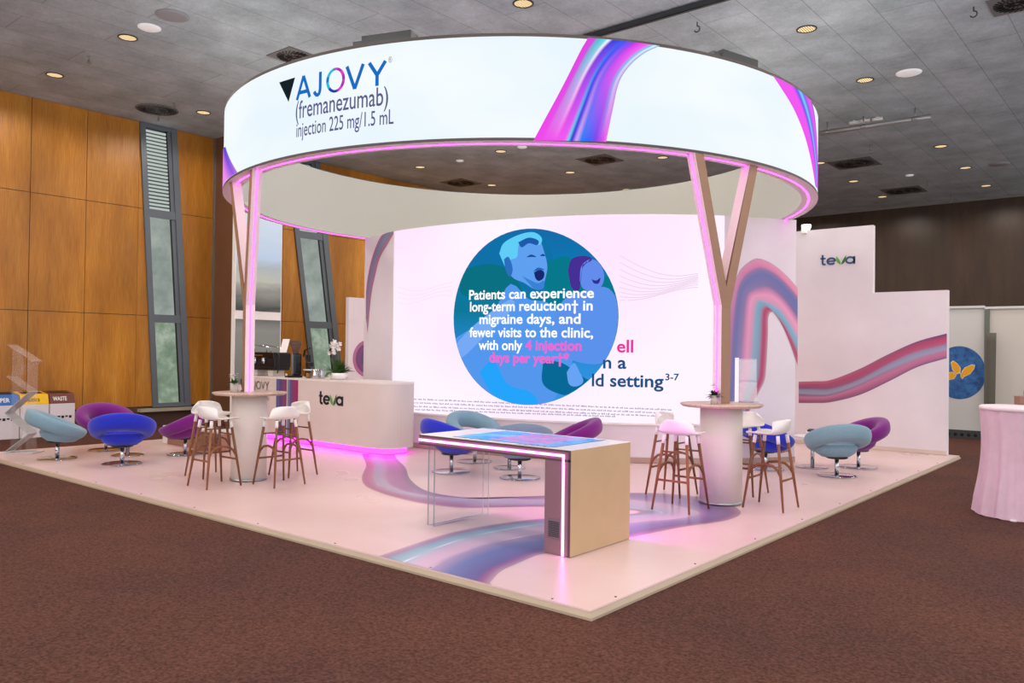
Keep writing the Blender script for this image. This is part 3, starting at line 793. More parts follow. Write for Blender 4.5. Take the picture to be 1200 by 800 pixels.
ribbon('ribbon_print', wpx(sideA), wpx(sideB), WS, [(0, (190, 96, 122)), (.2, (120, 112, 150)), (.5, (112, 140, 166)), (.75, (140, 120, 150)), (1, (196, 110, 130))], [(0, (184, 96, 124)), (.3, (130, 110, 150)), (.6, (150, 120, 154)), (1, (190, 110, 140))], wallprint, cw, N=40, M=24, off=.004)

sc = thing('led_screen', 'huge bright curved screen showing a blue circle picture and dark lettering', 'screen', (0, 0, 0))
def m_screen(nt, b):
    nt.nodes.remove(b)
    c = _ramp(nt, _noise(nt, _map(nt), .35, 1), [(.35, (222, 200, 220)), (.6, (224, 212, 224))])
    e = nt.nodes.new('ShaderNodeEmission'); e.inputs[1].default_value = SCREEN_W
    nt.links.new(c, e.inputs[0]); nt.links.new(e.outputs[0], nt.nodes['Material Output'].inputs[0])
nodemat('screen_white', m_screen)
wall_strip(SX0, SX1, SZ0, SZ1, .001, .03).build('panel', MATS['screen_white'], sc)
wall_strip(SX0 - .025, SX0, SZ0 - .03, SZ1, .001, .035, 2).build('frame_edge', white_p, sc)
wall_strip(SX0 - .025, SX1, SZ0 - .03, SZ0, .001, .035).build('frame_edge', white_p, sc)
# circle picture: two laughing people in blue tones, printed as flat shapes on the screen
pic = printed('screen_print', emit=SCREEN_S)
cc = PW(628.5, 371); rx = abs(PW(725, 371)[0] - PW(533, 371)[0]) / 2; rz = (PW(628, 268)[1] - PW(628, 475)[1]) / 2
cx0 = (PW(725, 371)[0] + PW(533, 371)[0]) / 2
OFF0 = .034
def sc_disc():
    vs = [WP(cx0, cc[1], OFF0)]; cols = [lin((10, 128, 176))]; NA = 72; NRr = 14; fs = []
    for r_ in range(1, NRr + 1):
        for i in range(NA):
            a_ = 2 * PI * i / NA; k = r_ / NRr; X = cx0 + rx * k * math.cos(a_); Z = cc[1] + rz * k * math.sin(a_)
            vs.append(WP(X, Z, OFF0)); s_ = k * math.sin(a_)
            c = grad([(0, (58, 150, 232)), (.3, (40, 140, 214)), (.55, (12, 120, 150)), (.75, (14, 122, 178)), (1, (20, 106, 170))], (s_ + 1) / 2)
            cols.append(c)
    for i in range(NA): fs.append((0, 1 + i, 1 + (i + 1) % NA))
    for r_ in range(NRr - 1):
        for i in range(NA):
            p = 1 + r_ * NA; q = p + NA; fs.append((p + i, q + i, q + (i + 1) % NA, p + (i + 1) % NA))
    return MB().add(vs, fs).build('circle_picture', pic, sc, cols=cols)
disc_o = sc_disc()
def shape(name, pix, rgb, k, smooth=True, clip=True):
    pts = spline(pix + [pix[0]], len(pix) * 5)[:-1] if smooth else [Vector((p[0], p[1], 0)) for p in pix]
    out = []
    for p in pts:
        x, z = PW(p.x, p.y)
        if clip:
            dx, dz = (x - cx0) / rx, (z - cc[1]) / rz; l = math.hypot(dx, dz)
            if l > .995: x = cx0 + dx / l * rx * .995; z = cc[1] + dz / l * rz * .995
        out.append((x, z))
    return poly_part(name, out, WS, glow('screen_%d_%d_%d' % rgb, rgb, SCREEN_S), disc_o, OFF0 + .0008 * k)
def P8(l): return [(530 + x / 3.635, 260 + y / 3.635) for x, y in l]   # measured on an enlarged crop
shape('backdrop_shape', P8([(60, 60), (200, 50), (320, 70), (390, 60), (430, 140), (420, 230), (360, 300), (240, 260), (120, 260), (60, 220)]), (16, 112, 168), 1)
shape('green_shape', P8([(60, 200), (160, 180), (250, 210), (300, 320), (130, 330), (40, 300)]), (10, 112, 130), 2)
shape('green_shape', P8([(410, 170), (500, 150), (560, 260), (690, 230), (690, 330), (560, 400), (440, 380), (400, 290)]), (8, 120, 140), 2)
shape('shirt', P8([(10, 500), (60, 470), (170, 400), (250, 265), (330, 330), (420, 350), (500, 470), (520, 560), (470, 700), (380, 790), (180, 760), (60, 620)]), (84, 152, 238), 3)
shape('shirt_fold', P8([(120, 640), (180, 590), (240, 690), (330, 720), (370, 770), (300, 790), (190, 750)]), (36, 164, 250), 4)
shape('shirt_fold', P8([(20, 520), (110, 430), (250, 330), (260, 370), (140, 490), (40, 580)]), (118, 170, 244), 4)
shape('woman_shirt', P8([(430, 420), (480, 330), (580, 290), (660, 280), (705, 340), (712, 420), (690, 520), (640, 600), (520, 590), (440, 520)]), (92, 146, 236), 4)
shape('dark_shape', P8([(390, 590), (470, 600), (560, 660), (600, 690), (540, 730), (470, 735), (390, 690)]), (8, 104, 150), 5)
shape('hand', P8([(490, 640), (520, 600), (545, 640), (560, 680), (530, 700), (500, 690)]), (104, 164, 244), 6)
shape('face', P8([(240, 130), (290, 85), (370, 80), (395, 130), (408, 190), (400, 240), (385, 285), (350, 285), (310, 260), (265, 240), (240, 200)]), (96, 160, 240), 5)
shape('hair', P8([(205, 135), (225, 90), (290, 55), (350, 45), (385, 70), (375, 100), (340, 75), (290, 95), (280, 150), (250, 165), (240, 210), (220, 170)]), (96, 206, 246), 6)
shape('hair', P8([(285, 88), (330, 68), (370, 80), (365, 100), (330, 92), (300, 110)]), (30, 90, 170), 7)
shape('ear_shadow', P8([(225, 160), (245, 150), (262, 200), (250, 235), (232, 205)]), (46, 110, 190), 7)
shape('brow', P8([(318, 152), (340, 140), (362, 150), (340, 150)]), (24, 74, 150), 8)
shape('brow', P8([(376, 145), (390, 137), (400, 145), (388, 147)]), (24, 74, 150), 8)
shape('mouth', P8([(352, 215), (378, 205), (395, 215), (392, 240), (372, 252), (358, 240)]), (24, 40, 110), 8)
shape('moustache', P8([(348, 212), (370, 195), (398, 205), (380, 206)]), (40, 100, 180), 9)
shape('beard', P8([(300, 230), (330, 262), (352, 285), (390, 285), (394, 250), (370, 262), (340, 250)]), (60, 130, 212), 8)
shape('woman_hair', P8([(495, 210), (510, 160), (560, 145), (600, 160), (560, 190), (550, 250), (540, 295), (510, 280)]), (70, 48, 150), 6)
shape('woman_face', P8([(545, 250), (552, 190), (590, 160), (630, 180), (648, 230), (636, 275), (600, 295), (560, 285)]), (100, 140, 236), 6)
shape('woman_mouth', P8([(595, 245), (615, 250), (632, 238), (625, 262), (605, 262)]), (46, 50, 150), 7)
def stext(body, a_, b_, cap, mm, bold=0.0, off=OFF0 + .012, name='lettering'):
    A_ = PW(*a_); B_ = PW(*b_); z = (A_[1] + B_[1]) / 2
    return text_part(name, body, (A_[0], z), (B_[0], z), cap, WS, mm, sc, bold, off)
wh_l = glow('white_ink', (255, 255, 255), SCREEN_S * 1.05); pk_l = glow('pink_ink', (255, 96, 206), SCREEN_S); nv_l = glow('navy_ink', (30, 82, 132), SCREEN_S); mg_l = glow('magenta_ink', (240, 50, 160), SCREEN_S)
CH = .155
stext('Patients can experience', (551.5, 350.5), (696.5, 349.5), CH, wh_l, .022)
stext('long-term reduction† in', (552.5, 365), (695, 363.5), CH, wh_l, .022)
stext('migraine days, and', (563.5, 379.5), (681, 379), CH, wh_l, .022)
stext('fewer visits to the clinic,', (552, 394.5), (695.5, 395.5), CH, wh_l, .022)
stext('with only', (562.5, 409.5), (613.5, 410), CH, wh_l, .022)
stext('4 injection', (617, 410), (682, 410.5), CH, pk_l, .022)
stext('days per year†*', (575, 424.5), (668, 425), CH, pk_l, .022)
stext('ell', (723, 412.3), (742, 412.8), .19, mg_l, .02)
stext('n a', (707, 431), (734, 431.8), .19, nv_l, .02)
stext('ld setting', (694, 450.5), (777, 455), .19, nv_l, .02)
stext('3-7', (779, 445), (795, 445.5), .1, nv_l, .02)
# footnote: three rows of illegibly small words
mb = MB()
for row, (v0, v1, u1) in enumerate(((467.5, 481, 787), (471.7, 485, 788), (476, 488.7, 789), (479.7, 491, 722))):
    u = 474
    while u < u1 - 3:
        w_ = random.uniform(3, 8); f = (u - 474) / (789 - 474); v = v0 + (v1 - v0) * f
        x0, z = PW(u, v); x1, _ = PW(min(u + w_, u1), v)
        n_ = max(2, int(w_ / 1.1))
        for i in range(n_):
            a_ = x0 + (x1 - x0) * i / n_; b_ = a_ + (x1 - x0) / n_ * .6; h_ = random.choice((.018, .018, .026))
            mb.add([WP(a_, z, OFF0), WP(b_, z, OFF0), WP(b_, z + h_, OFF0), WP(a_, z + h_, OFF0)], [(0, 1, 2, 3)])
        u += w_ + 1.2
mb.build('footnote_rows', glow('grey_ink', (120, 120, 150), SCREEN_S), sc)['kind'] = 'stuff'
# faint dotted wave drawn on the screen
mb = MB()
for k in range(9):
    for i in range(70):
        u = 727 + i * 1.3; v = 300 + 4.5 * k + 16 * math.sin((u - 727) / 36 + k * .22) + (u - 727) * .12 * (1 + k * .05)
        if v > 352: continue
        x, z = PW(u, v); mb.add([WP(x + d1 * .006, z + d2 * .006, OFF0) for d1, d2 in ((-1, -1), (1, -1), (1, 1), (-1, 1))], [(0, 1, 2, 3)])
for k in range(4):
    for i in range(46):
        u = 468 + i * 1.4; v = 336 + 5 * k + 5 * math.sin((u - 468) / 14 + k * .3)
        x, z = PW(u, v); mb.add([WP(x + d1 * .006, z + d2 * .006, OFF0) for d1, d2 in ((-1, -1), (1, -1), (1, 1), (-1, 1))], [(0, 1, 2, 3)])
mb.build('dotted_wave', glow('pale_ink', (232, 205, 232), SCREEN_S), sc)['kind'] = 'stuff'

# ------------------------------------------------------------------ stepped white side wall with the company logo
sw = thing('stepped_wall', 'white stepped side wall with green-leaf logo and rose ribbon', 'wall', (0, 0, 0))
SY = 11.15; TX0 = -3.3
ptsw = [(TX0, SY, 0), (-.115, SY, 0), (-.115, SY, 2.88), (-1.36, SY, 2.88), (-1.36, SY, 4.13), (TX0, SY, 4.13)]
MB().prism(ptsw, (0, .14, 0)).build('panel', MATS['white_fabric_wall'], sw)
MB().box(TX0, SY - .02, 0, -.115, SY, .07).build('skirting', mat('pale_skirting', (214, 196, 184), .5), sw)
def YS(yv):
    return lambda x, z, off: Vector((x, yv - off, z))
def ypx(l, yv):
    o = []
    for u, v in l:
        p = PV(u, v, 0, 1, yv); o.append((p.x, p.z))
    return o
topE = [(936, 447), (955, 446.5), (973.8, 445), (1007.5, 432), (1041, 415), (1075, 400), (1109.5, 390.6)]
botE = [(936, 472), (955, 472), (973.8, 471), (1007.5, 462.5), (1041, 447), (1075, 430), (1109.5, 419.5)]
wst = [(0, (196, 110, 136)), (.18, (168, 74, 106)), (.34, (120, 84, 120)), (.42, (136, 140, 164)), (.55, (150, 150, 172)), (.62, (120, 96, 130)), (.72, (188, 120, 152)), (.9, (150, 76, 108)), (1, (120, 92, 124))]
wst1 = [(0, (80, 66, 116)), (.15, (178, 70, 110)), (.35, (190, 90, 128)), (.45, (146, 150, 184)), (.6, (160, 160, 190)), (.68, (196, 120, 160)), (.9, (186, 110, 150)), (1, (110, 90, 136))]
ribbon('ribbon_print', ypx(topE, SY), ypx(botE, SY), YS(SY), wst, wst1, wallprint, sw, N=40, M=36, off=.004, flow=.15)
def teva(u0, v0, u1, v1, surf, meas, parent, mm, cap_px, thick=.012):
    """word mark: te + two-leaf v + a, baseline from (u0,v0) to (u1,v1)"""
    A_ = meas(u0, v0); B_ = meas(u1, v1); z = (A_[1] + B_[1]) / 2
    xh = cap_px
    X = lambda f: A_[0] + (B_[0] - A_[0]) * f
    ux = (B_[0] - A_[0])                    # total width; letters are laid out in fractions of it
    w_ = xh * .25
    def P(x, y): return (A_[0] + ux * x, z + xh * y)
    def arc(cx_, rx_, a0, a1, n=22): return [P(cx_ + rx_ * math.cos(math.radians(a0 + (a1 - a0) * i / n)), .5 + .385 * math.sin(math.radians(a0 + (a1 - a0) * i / n))) for i in range(n + 1)]
    stroke_part('letter', [([P(.065, 1.38), P(.065, .32), P(.072, .2), P(.09, .13), P(.12, .115), P(.15, .13)], w_, False), ([P(0, .9), P(.15, .9)], w_ * .8, False)], surf, mm, parent, thick)
    stroke_part('letter', [(arc(.315, .112, 0, 320), w_, False), ([P(.21, .5), P(.425, .5)], w_ * .75, False)], surf, mm, parent, thick)
    stroke_part('letter', [(arc(.845, .112, 0, 360)[:-1], w_, True), ([P(.957, .98), P(.957, .0)], w_, False)], surf, mm, parent, thick)
    def leaf(f0, f1, top, rgb, nm):
        base = (X(.595), z - .02 * xh); tip = (X(f0), z + xh * top); bul = (X(f1), z + xh * .45)
        pts = spline([base, ((base[0] + bul[0]) / 2, z + xh * .1), bul, tip], 12) + spline([tip, ((tip[0] + base[0]) / 2 + (X(.6) - X(.57)) * (1 if f0 < .55 else -1), z + xh * .5), base], 10)[1:-1]
        poly_part(nm, [(p.x, p.y) for p in pts], surf, mat(nm + '_ink', rgb, .5), parent, .013)
    leaf(.46, .47, 1.15, (98, 168, 62), 'green_leaf_mark'); leaf(.735, .715, 1.2, (60, 104, 54), 'dark_leaf_mark')
def mY(yv): return lambda u, v: (lambda p: (p.x, p.z))(PV(u, v, 0, 1, yv))
navy = mat('navy_lettering', (62, 84, 124), .5); ink = mat('ink_lettering', (22, 26, 40), .5)
teva(961.5, 309.5, 1003, 310.5, YS(SY), mY(SY), sw, navy, .145)
# lamp head clipped on the top corner of the wall
cl = thing('clip_lamp', 'small white clip lamp on the top corner of the stepped wall', 'lamp', (-2.62, SY - .04, 4.13))
MB().box(-.05, -.03, -.06, .05, .2, .04).build('clamp', white_p, cl, bevel=.01)
MB().lathe([(.001, 0), (.07, .0), (.09, .05), (.09, .09), (.001, .09)], 20, (.08, -.1, 0)).build('lamp_head', glow('lamp_white', (255, 252, 246), 2.5), cl)

# ------------------------------------------------------------------ white partition and picture panel on the left side
pw = thing('white_partition', 'low white partition with purple swirl behind the orchid', 'wall', (0, 0, 0))
PXX = -11.5
MB().box(PXX - .1, 7.16, 0, PXX, 11.2, 2.9).build('panel', MATS['white_fabric_wall'], pw)
def xs(x, z, off): return Vector((PXX + off, x, z))
def mX(u, v):
    p = PV(u, v, 1, 0, PXX); return p.y, p.z
swc = mX(431, 420); swr = (mX(431, 420)[0] - mX(413.3, 420)[0], mX(420, 398)[1] - mX(420, 420)[1])
vs = []; fs = []; cols = []
NA, NB = 48, 16
for j in range(NB + 1):
    for i in range(NA):
        a_ = 2 * PI * i / NA; k = 1 - j / NB
        vs.append(xs(swc[0] + swr[0] * k * math.cos(a_), swc[1] + swr[1] * k * math.sin(a_), .004))
        cols.append(grad([(0, (60, 52, 96)), (.4, (84, 74, 120)), (.62, (130, 70, 124)), (.75, (92, 70, 120)), (.88, (190, 110, 150)), (1, (150, 96, 140))], k))
fs = [(j * NA + i, j * NA + (i + 1) % NA, (j + 1) * NA + (i + 1) % NA, (j + 1) * NA + i) for j in range(NB) for i in range(NA)]
MB().add(vs, fs).build('swirl_print', wallprint, pw, cols=cols)
pp_ = thing('picture_panel', 'tall pale panel showing a misty silver landscape behind the coffee machine', 'display panel', (0, 0, 0))
MB().box(PXX - .12, 4.3, 0, PXX - .004, 5.38, 4.6).build('housing', white_p, pp_)
def m_mist(nt, b):
    nt.nodes.remove(b)
    tc = nt.nodes.new('ShaderNodeTexCoord'); sp = nt.nodes.new('ShaderNodeSeparateXYZ'); nt.links.new(tc.outputs['Object'], sp.inputs[0])
    n = _noise(nt, _map(nt, scale=(1, .5, 2)), 2.2, 4)
    md = nt.nodes.new('ShaderNodeMath'); md.operation = 'MULTIPLY_ADD'; md.inputs[1].default_value = .45
    nt.links.new(n, md.inputs[0]); nt.links.new(sp.outputs['Z'], md.inputs[2])
    mr = nt.nodes.new('ShaderNodeMapRange'); mr.inputs[1].default_value = 1.2; mr.inputs[2].default_value = 4.9
    nt.links.new(md.outputs[0], mr.inputs[0])
    c = _ramp(nt, mr.outputs[0], [(0, (120, 116, 108)), (.3, (150, 146, 140)), (.42, (84, 84, 80)), (.52, (160, 156, 148)), (.58, (206, 202, 190)), (.64, (190, 196, 200)), (.7, (206, 222, 244)), (1, (236, 244, 255))])
    e = nt.nodes.new('ShaderNodeEmission'); e.inputs[1].default_value = .85
    nt.links.new(c, e.inputs[0]); nt.links.new(e.outputs[0], nt.nodes['Material Output'].inputs[0])
nodemat('misty_picture', m_mist)
MB().box(PXX - .004, 4.32, 2.47, PXX + .004, 5.36, 4.58).build('upper_picture', MATS['misty_picture'], pp_)
MB().box(PXX - .004, 4.32, 1.0, PXX + .004, 5.36, 2.30).build('lower_picture', MATS['misty_picture'], pp_)
# low bench box by the left chairs
lb = thing('low_storage_box', 'low white-ended storage box with wall socket behind the left bar table', 'box', (0, 0, 0))
a = PX(191, 519, 0)
MB().box(a.x, a.y - .01, 0, a.x + .16, a.y + .4, .32).build('end_panel', white_p, lb, bevel=.004)
MB().box(a.x + .16, a.y, 0, a.x + 1.9, a.y + .4, .3).build('carcass', mat('pinkish_wood', (160, 118, 98), .5), lb)
MB().box(a.x + .16, a.y - .012, .3, a.x + 1.9, a.y + .41, .325).build('top_board', white_p, lb)
MB().box(a.x + .24, a.y - .008, .1, a.x + .36, a.y, .22).build('socket', white_p, lb, bevel=.004)

# ------------------------------------------------------------------ counter
ct = thing('reception_counter', 'rounded cream counter with leaf logo and glowing magenta base', 'counter', (0, 0, 0))
CH_ = 1.18
path = spline([(-11.0, 4.36), (-10.2, 4.26), (-9.4, 4.22), (-8.5, 4.2), (-7.6, 4.18), (-7.2, 4.19), (-6.95, 4.26), (-6.82, 4.42), (-6.8, 4.62), (-6.86, 4.82), (-7.02, 4.94), (-7.3, 4.98)], 90)
def off_path(d):
    out = []
    for i, p in enumerate(path):
        t = (path[min(i + 1, len(path) - 1)] - path[max(i - 1, 0)]).normalized(); n = Vector((t.y, -t.x, 0))  # outward
        out.append(p + n * d)
    return out
def strip(d0, d1, z0, z1):
    A_ = off_path(d0); B_ = off_path(d1)
    return MB().loft([[Vector((a_.x, a_.y, z0)), Vector((b_.x, b_.y, z0)), Vector((b_.x, b_.y, z1)), Vector((a_.x, a_.y, z1))] for a_, b_ in zip(A_, B_)], smooth=False)
strip(-.04, 0, .1, CH_ - .03).build('front_panel', mat('counter_cream', (216, 202, 196), .6, var=.03, scale=2), ct)
top_poly = [(p.x, p.y) for p in off_path(.006)] + [(-11.0, 4.98)]
MB().prism([(x, y, CH_ - .03) for x, y in top_poly], (0, 0, .03)).build('worktop', mat('counter_top', (232, 222, 216), .4), ct)
strip(-.16, -.12, 0, .1).build('plinth', mat('pink_plinth', (220, 180, 210), .5), ct)
strip(-.115, -.11, .02, .085).build('led_strip', glow('magenta_led_strong', (255, 40, 250), 9.0), ct)
MB().box(-11.0, 4.94, 0, -7.3, 4.98, CH_ - .03).build('back_panel', white_p, ct)
def CSf(x, z, off):
    best = min(range(len(path) - 1), key=lambda i: abs(path[i].x - x) if path[i].y < 4.5 else 9)
    i = best; j = i + 1 if path[i + 1].x > x >= path[i].x or i == 0 else i - 1
    a_, b_ = path[i], path[j]; f = (x - a_.x) / (b_.x - a_.x) if abs(b_.x - a_.x) > 1e-6 else 0
    return Vector((x, a_.y + (b_.y - a_.y) * f - off, z))
mC = mY(4.21)
teva(374.5, 473.6, 404, 475.4, CSf, mC, ct, ink, .165, .01)
A_ = mC(286, 455.5); B_ = mC(313, 457)
text_part('lettering', 'AJOVY', (A_[0], .93), (B_[0], .93), .155, CSf, ink, ct, -.01, .012)
A_ = mC(286, 470); B_ = mC(313, 471)
text_part('lettering', '(fremanezumab)', (A_[0], .74), (B_[0], .74), .07, CSf, ink, ct, -.01, .012)
x0, x1, x2, x3 = mC(322, 470)[0], mC(335, 470)[0], mC(336, 470)[0], mC(349, 470)[0]
ss = [(0, (84, 76, 130)), (.2, (96, 90, 150)), (.35, (70, 76, 120)), (.5, (84, 66, 116)), (.62, (120, 60, 110)), (.8, (134, 60, 104)), (1, (110, 60, 110))]
ss2 = [(0, (120, 140, 160)), (.15, (110, 124, 150)), (.25, (90, 86, 130)), (.45, (110, 64, 116)), (.6, (142, 48, 100)), (.8, (150, 40, 92)), (1, (134, 40, 84))]
ribbon('stripe_print', [(x0, 1.15), (x0, .1)], [(x1, 1.15), (x1, .1)], CSf, ss, ss, wallprint, ct, N=8, M=24)
ribbon('stripe_print', [(x2, 1.15), (x2, .1)], [(x3, 1.15), (x3, .1)], CSf, ss2, ss2, wallprint, ct, N=8, M=24)

# ------------------------------------------------------------------ touch-screen kiosk
ko = thing('touchscreen_kiosk', 'L-shaped kiosk table with touchscreen top, tan end and pink light line', 'kiosk', (0, 0, 0))
KX1, KX0, KY0, KY1, KH = -.862, -2.68, .955, 1.89, .892
KT = .1; KL = .27
MB().prism([(KX0, KY0, KH - KT), (KX1 - KL, KY0, KH - KT), (KX1 - KL, KY0, .001), (KX1, KY0, .001), (KX1, KY0, KH - .004), (KX0, KY0, KH - .004)], (0, KY1 - KY0, 0)).build('body', mat('kiosk_mauve', (142, 104, 116), .35, metal=.15), ko)
MB().box(KX1, KY0 + .0, .001, KX1 + .004, KY1, KH - .004).build('end_panel', mat('kiosk_tan', (196, 164, 128), .45, var=.03, scale=5), ko)
MB().box(KX0, KY0, KH - .004, KX1 + .004, KY1, KH).build('top_panel', mat('kiosk_white_top', (238, 228, 226), .25), ko)
ly = KY0 - .006; lz = KH - KT * .52; lx = KX1 - .065
MB().box(KX0 + .0, ly, lz - .009, lx, KY0 + .001, lz + .009).box(lx - .018, ly, .001, lx, KY0 + .001, lz - .009).build('led_strip', ledp, ko)
MB().box(KX0, KY1 - .001, lz - .009, lx, KY1 + .006, lz + .009).box(lx - .018, KY1 - .001, .001, lx, KY1 + .006, lz - .009).build('led_strip', glow('magenta_led_rear', (255, 40, 250), 90), ko)
# slim shadow joints that frame the strip
kd = mat('kiosk_dark_edge', (92, 62, 74), .4)
MB().box(KX0, KY0 - .004, KH - KT, KX1, KY0, KH - KT + .018).box(KX0, KY0 - .004, KH - .02, KX1, KY0, KH - .004).box(KX1 - .022, KY0 - .004, .001, KX1, KY0, KH - .02).build('edge_profile', kd, ko)
vx0, vx1 = KX1 - KL + .05, KX1 - KL + .16
vt = MB().box(vx0 - .012, KY0 - .006, .13, vx1 + .012, KY0, .3).build('vent_plate', mat('kiosk_vent_plate', (120, 96, 108), .5), ko)
mb = MB()
for i in range(9): mb.box(vx0, KY0 - .009, .15 + i * .015, vx1, KY0 - .005, .158 + i * .015)
mb.build('vent_slots', dark_m, ko)
# touchscreen
tp = [PX(u, v, KH) for u, v in ((538, 511.5), (571, 501), (703, 514), (641, 525))]
sx0, sx1, sy0, sy1 = -2.3, -1.1, KY0 + .09, KY1 - .07
def m_touch(nt, b):
    v = _map(nt)
    c = _ramp(nt, _noise(nt, v, 4, 3), [(.3, (58, 128, 190)), (.7, (128, 186, 226))])
    nt.links.new(c, b.inputs['Base Color']); b.inputs['Roughness'].default_value = .12
    nt.links.new(c, b.inputs['Emission Color']); b.inputs['Emission Strength'].default_value = .45
nodemat('touch_blue', m_touch)
MB().box(sx0 - .01, sy0 - .01, KH, sx1 + .01, sy1 + .01, KH + .0015).build('screen_bezel', dark_m, ko)
ts = MB().box(sx0, sy0, KH, sx1, sy1, KH + .003).build('touchscreen', MATS['touch_blue'], ko)
mb = MB(); random.seed(3)
for r_ in range(7):
    x = sx0 + .36 + random.uniform(0, .05); y = sy0 + .08 + r_ * .095
    while x < sx0 + .98:
        w_ = random.uniform(.03, .09); mb.box(x, y, KH + .003, x + w_, y + .06, KH + .004); x += w_ + .015
mb.build('screen_blocks', glow('touch_pink', (236, 150, 226), .9), ts)
mb = MB()
for i in range(5):
    mb.lathe([(.016, .002), (.026, .002), (.026, .003), (.016, .003)], 16, (sx1 - .34 + i * .07, KY0 + .05, KH), close=False)
mb.build('edge_icons', mat('icon_grey', (150, 140, 146), .5), ko)
# clear acrylic leg panels with bright edges
gl = MB().box(KX0 + .05, KY0 + .08, .001, KX0 + .062, KY1 - .06, KH - KT).box(KX0 + .13, KY0 + .08, .001, KX0 + .142, KY1 - .06, KH - KT).build('glass_leg', acrylic, ko)
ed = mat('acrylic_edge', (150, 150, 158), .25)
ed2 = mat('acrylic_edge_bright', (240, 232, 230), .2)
mb = MB(); mb2 = MB()
for x in (KX0 + .05, KX0 + .13):
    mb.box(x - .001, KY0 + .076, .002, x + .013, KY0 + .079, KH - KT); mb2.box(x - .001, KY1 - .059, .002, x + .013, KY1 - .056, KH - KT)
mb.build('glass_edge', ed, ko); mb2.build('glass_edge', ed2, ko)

# ------------------------------------------------------------------ standing tables
def bar_table(c, label, r=.47, cr=.225):
    t = thing('standing_table', label, 'table', (c.x, c.y, 0), 0, 'round standing tables around the columns')
    MB().lathe([(.001, TABH - .035), (r - .03, TABH - .035), (r, TABH - .012), (r, TABH - .004), (r - .004, TABH), (.001, TABH)], 56).build('tabletop', MATS['oak'], t)
    MB().lathe([(cr, .03), (cr, TABH - .035)], 40).build('pedestal', mat('pedestal_white', (222, 210, 204), .55, var=.03, scale=3), t)
    MB().lathe([(cr + .012, .001), (cr + .012, .028), (cr, .03)], 40).build('base_ring', steel, t)
    return t
bar_table(TABL, 'round oak-topped standing table on white drum beside the counter')
bar_table(TABR, 'round oak-topped standing table on white drum lit pink, right of the kiosk', cr=.24)

# ------------------------------------------------------------------ bar stools
def make_stool():
    t = thing('bar_stool', 'x', 'bar stool', (0, 0, 0), 0, 'bar stools around the standing tables')
    prof = [(.225, .742, .17), (.2, .756, .2), (.1, .752, .222), (-.02, .748, .228), (-.12, .755, .23), (-.175, .785, .226), (-.2, .835, .212), (-.215, .885, .175), (-.22, .905, .13)]
    rows = []; n = 15
    for i, (y, z, hw) in enumerate(prof):
        row = []; bk = max(0, (i - 3)) / 5
        for j in range(n):
            u = -1 + 2 * j / (n - 1)
            fw = (.17 * bk) * abs(u) ** 2.2          # the back wraps forward at its sides
            side = .022 * abs(u) ** 3 * (1 - bk)
            row.append(Vector((hw * u, y + fw, z + side - (.03 * abs(u) ** 4 * bk))))
        rows.append(row)
    mb = MB().loft(rows, closed=False)
    mb.build('seat_shell', white_p, t, solid=.018, subsurf=1)
    top = [(.135, .125), (-.135, .125), (.135, -.135), (-.135, -.135)]; bot = [(.225, .225), (-.225, .225), (.225, -.235), (-.225, -.235)]
    def at(k, z):
        f = (z - .725) / (.0 - .725); return Vector((top[k][0] + (bot[k][0] - top[k][0]) * f, top[k][1] + (bot[k][1] - top[k][1]) * f, z))
    wood = MATS['stool_wood']
    for k in range(4):
        lg = MB().tube([at(k, .70), at(k, .35), at(k, .001)], [.017, .016, .011], 12).build('leg', wood, t)
        MB().tube([at(k, .742), at(k, .66)], .02, 12).build('sleeve', white_p, lg)
    for a_, b_ in ((0, 1), (2, 3)):
        MB().tube([at(a_, .30), at(b_, .30)], .011, 10).build('footrest', wood, t)
    for a_, b_ in ((0, 2), (1, 3)):
        A_, B_ = at(a_, .36), at(b_, .36); pts = [A_ + (at(a_, .45) - A_) * 0]
        c = [at(a_, .34), at(a_, .40).lerp(at(b_, .40), .08), at(a_, .44).lerp(at(b_, .44), .22), at(a_, .455).lerp(at(b_, .455), .5), at(a_, .44).lerp(at(b_, .44), .78), at(a_, .40).lerp(at(b_, .40), .92), at(b_, .34)]
        MB().tube(c, [.012, .014, .014, .013, .014, .014, .012], 10).build('brace', wood, t)
    MB().tube([at(0, .58), at(1, .58)], .009, 8).build('cross_rail', wood, t); MB().tube([at(2, .58), at(3, .58)], .009, 8).build('cross_rail', wood, t)
    for o_ in [t] + list(t.children) + [g for c in t.children for g in c.children]:
        if o_.type == 'MESH':
            for v in o_.data.vertices: v.co.z *= 1.1
    return t
STOOLS = [(-6.96, 1.21, 0, 'white bar stool just in front of the half-hidden purple armchair'),
          (-6.2, .84, 90, 'white bar stool closest to the carpet edge, left of the drum by the counter'),
          (-5.72, 1.44, 180, 'white bar stool right of the table by the counter, its back towards the kiosk'),
          (-6.25, 2.02, 270, 'white bar stool right in front of the purple counter stripes'),
          (-1.72, 4.28, 0, 'pale bar stool left of the right table, in front of the screen corner'),
          (-1.19, 3.5, 90, 'bar stool with seat lit bright pink, nearest the kiosk end'),
          (-1.12, 4.98, 270, 'pale bar stool mostly hidden behind the right table drum'),
          (-.5, 4.3, 180, 'pale bar stool right of the right table, back to the light blue armchair')]
stool0 = make_stool()
for i, (x, y, a_, l) in enumerate(STOOLS):
    o = stool0 if i == 0 else copy_tree(stool0)
    o.location = (x, y, 0); o.rotation_euler = (0, 0, math.radians(a_ - 90)); o['label'] = l

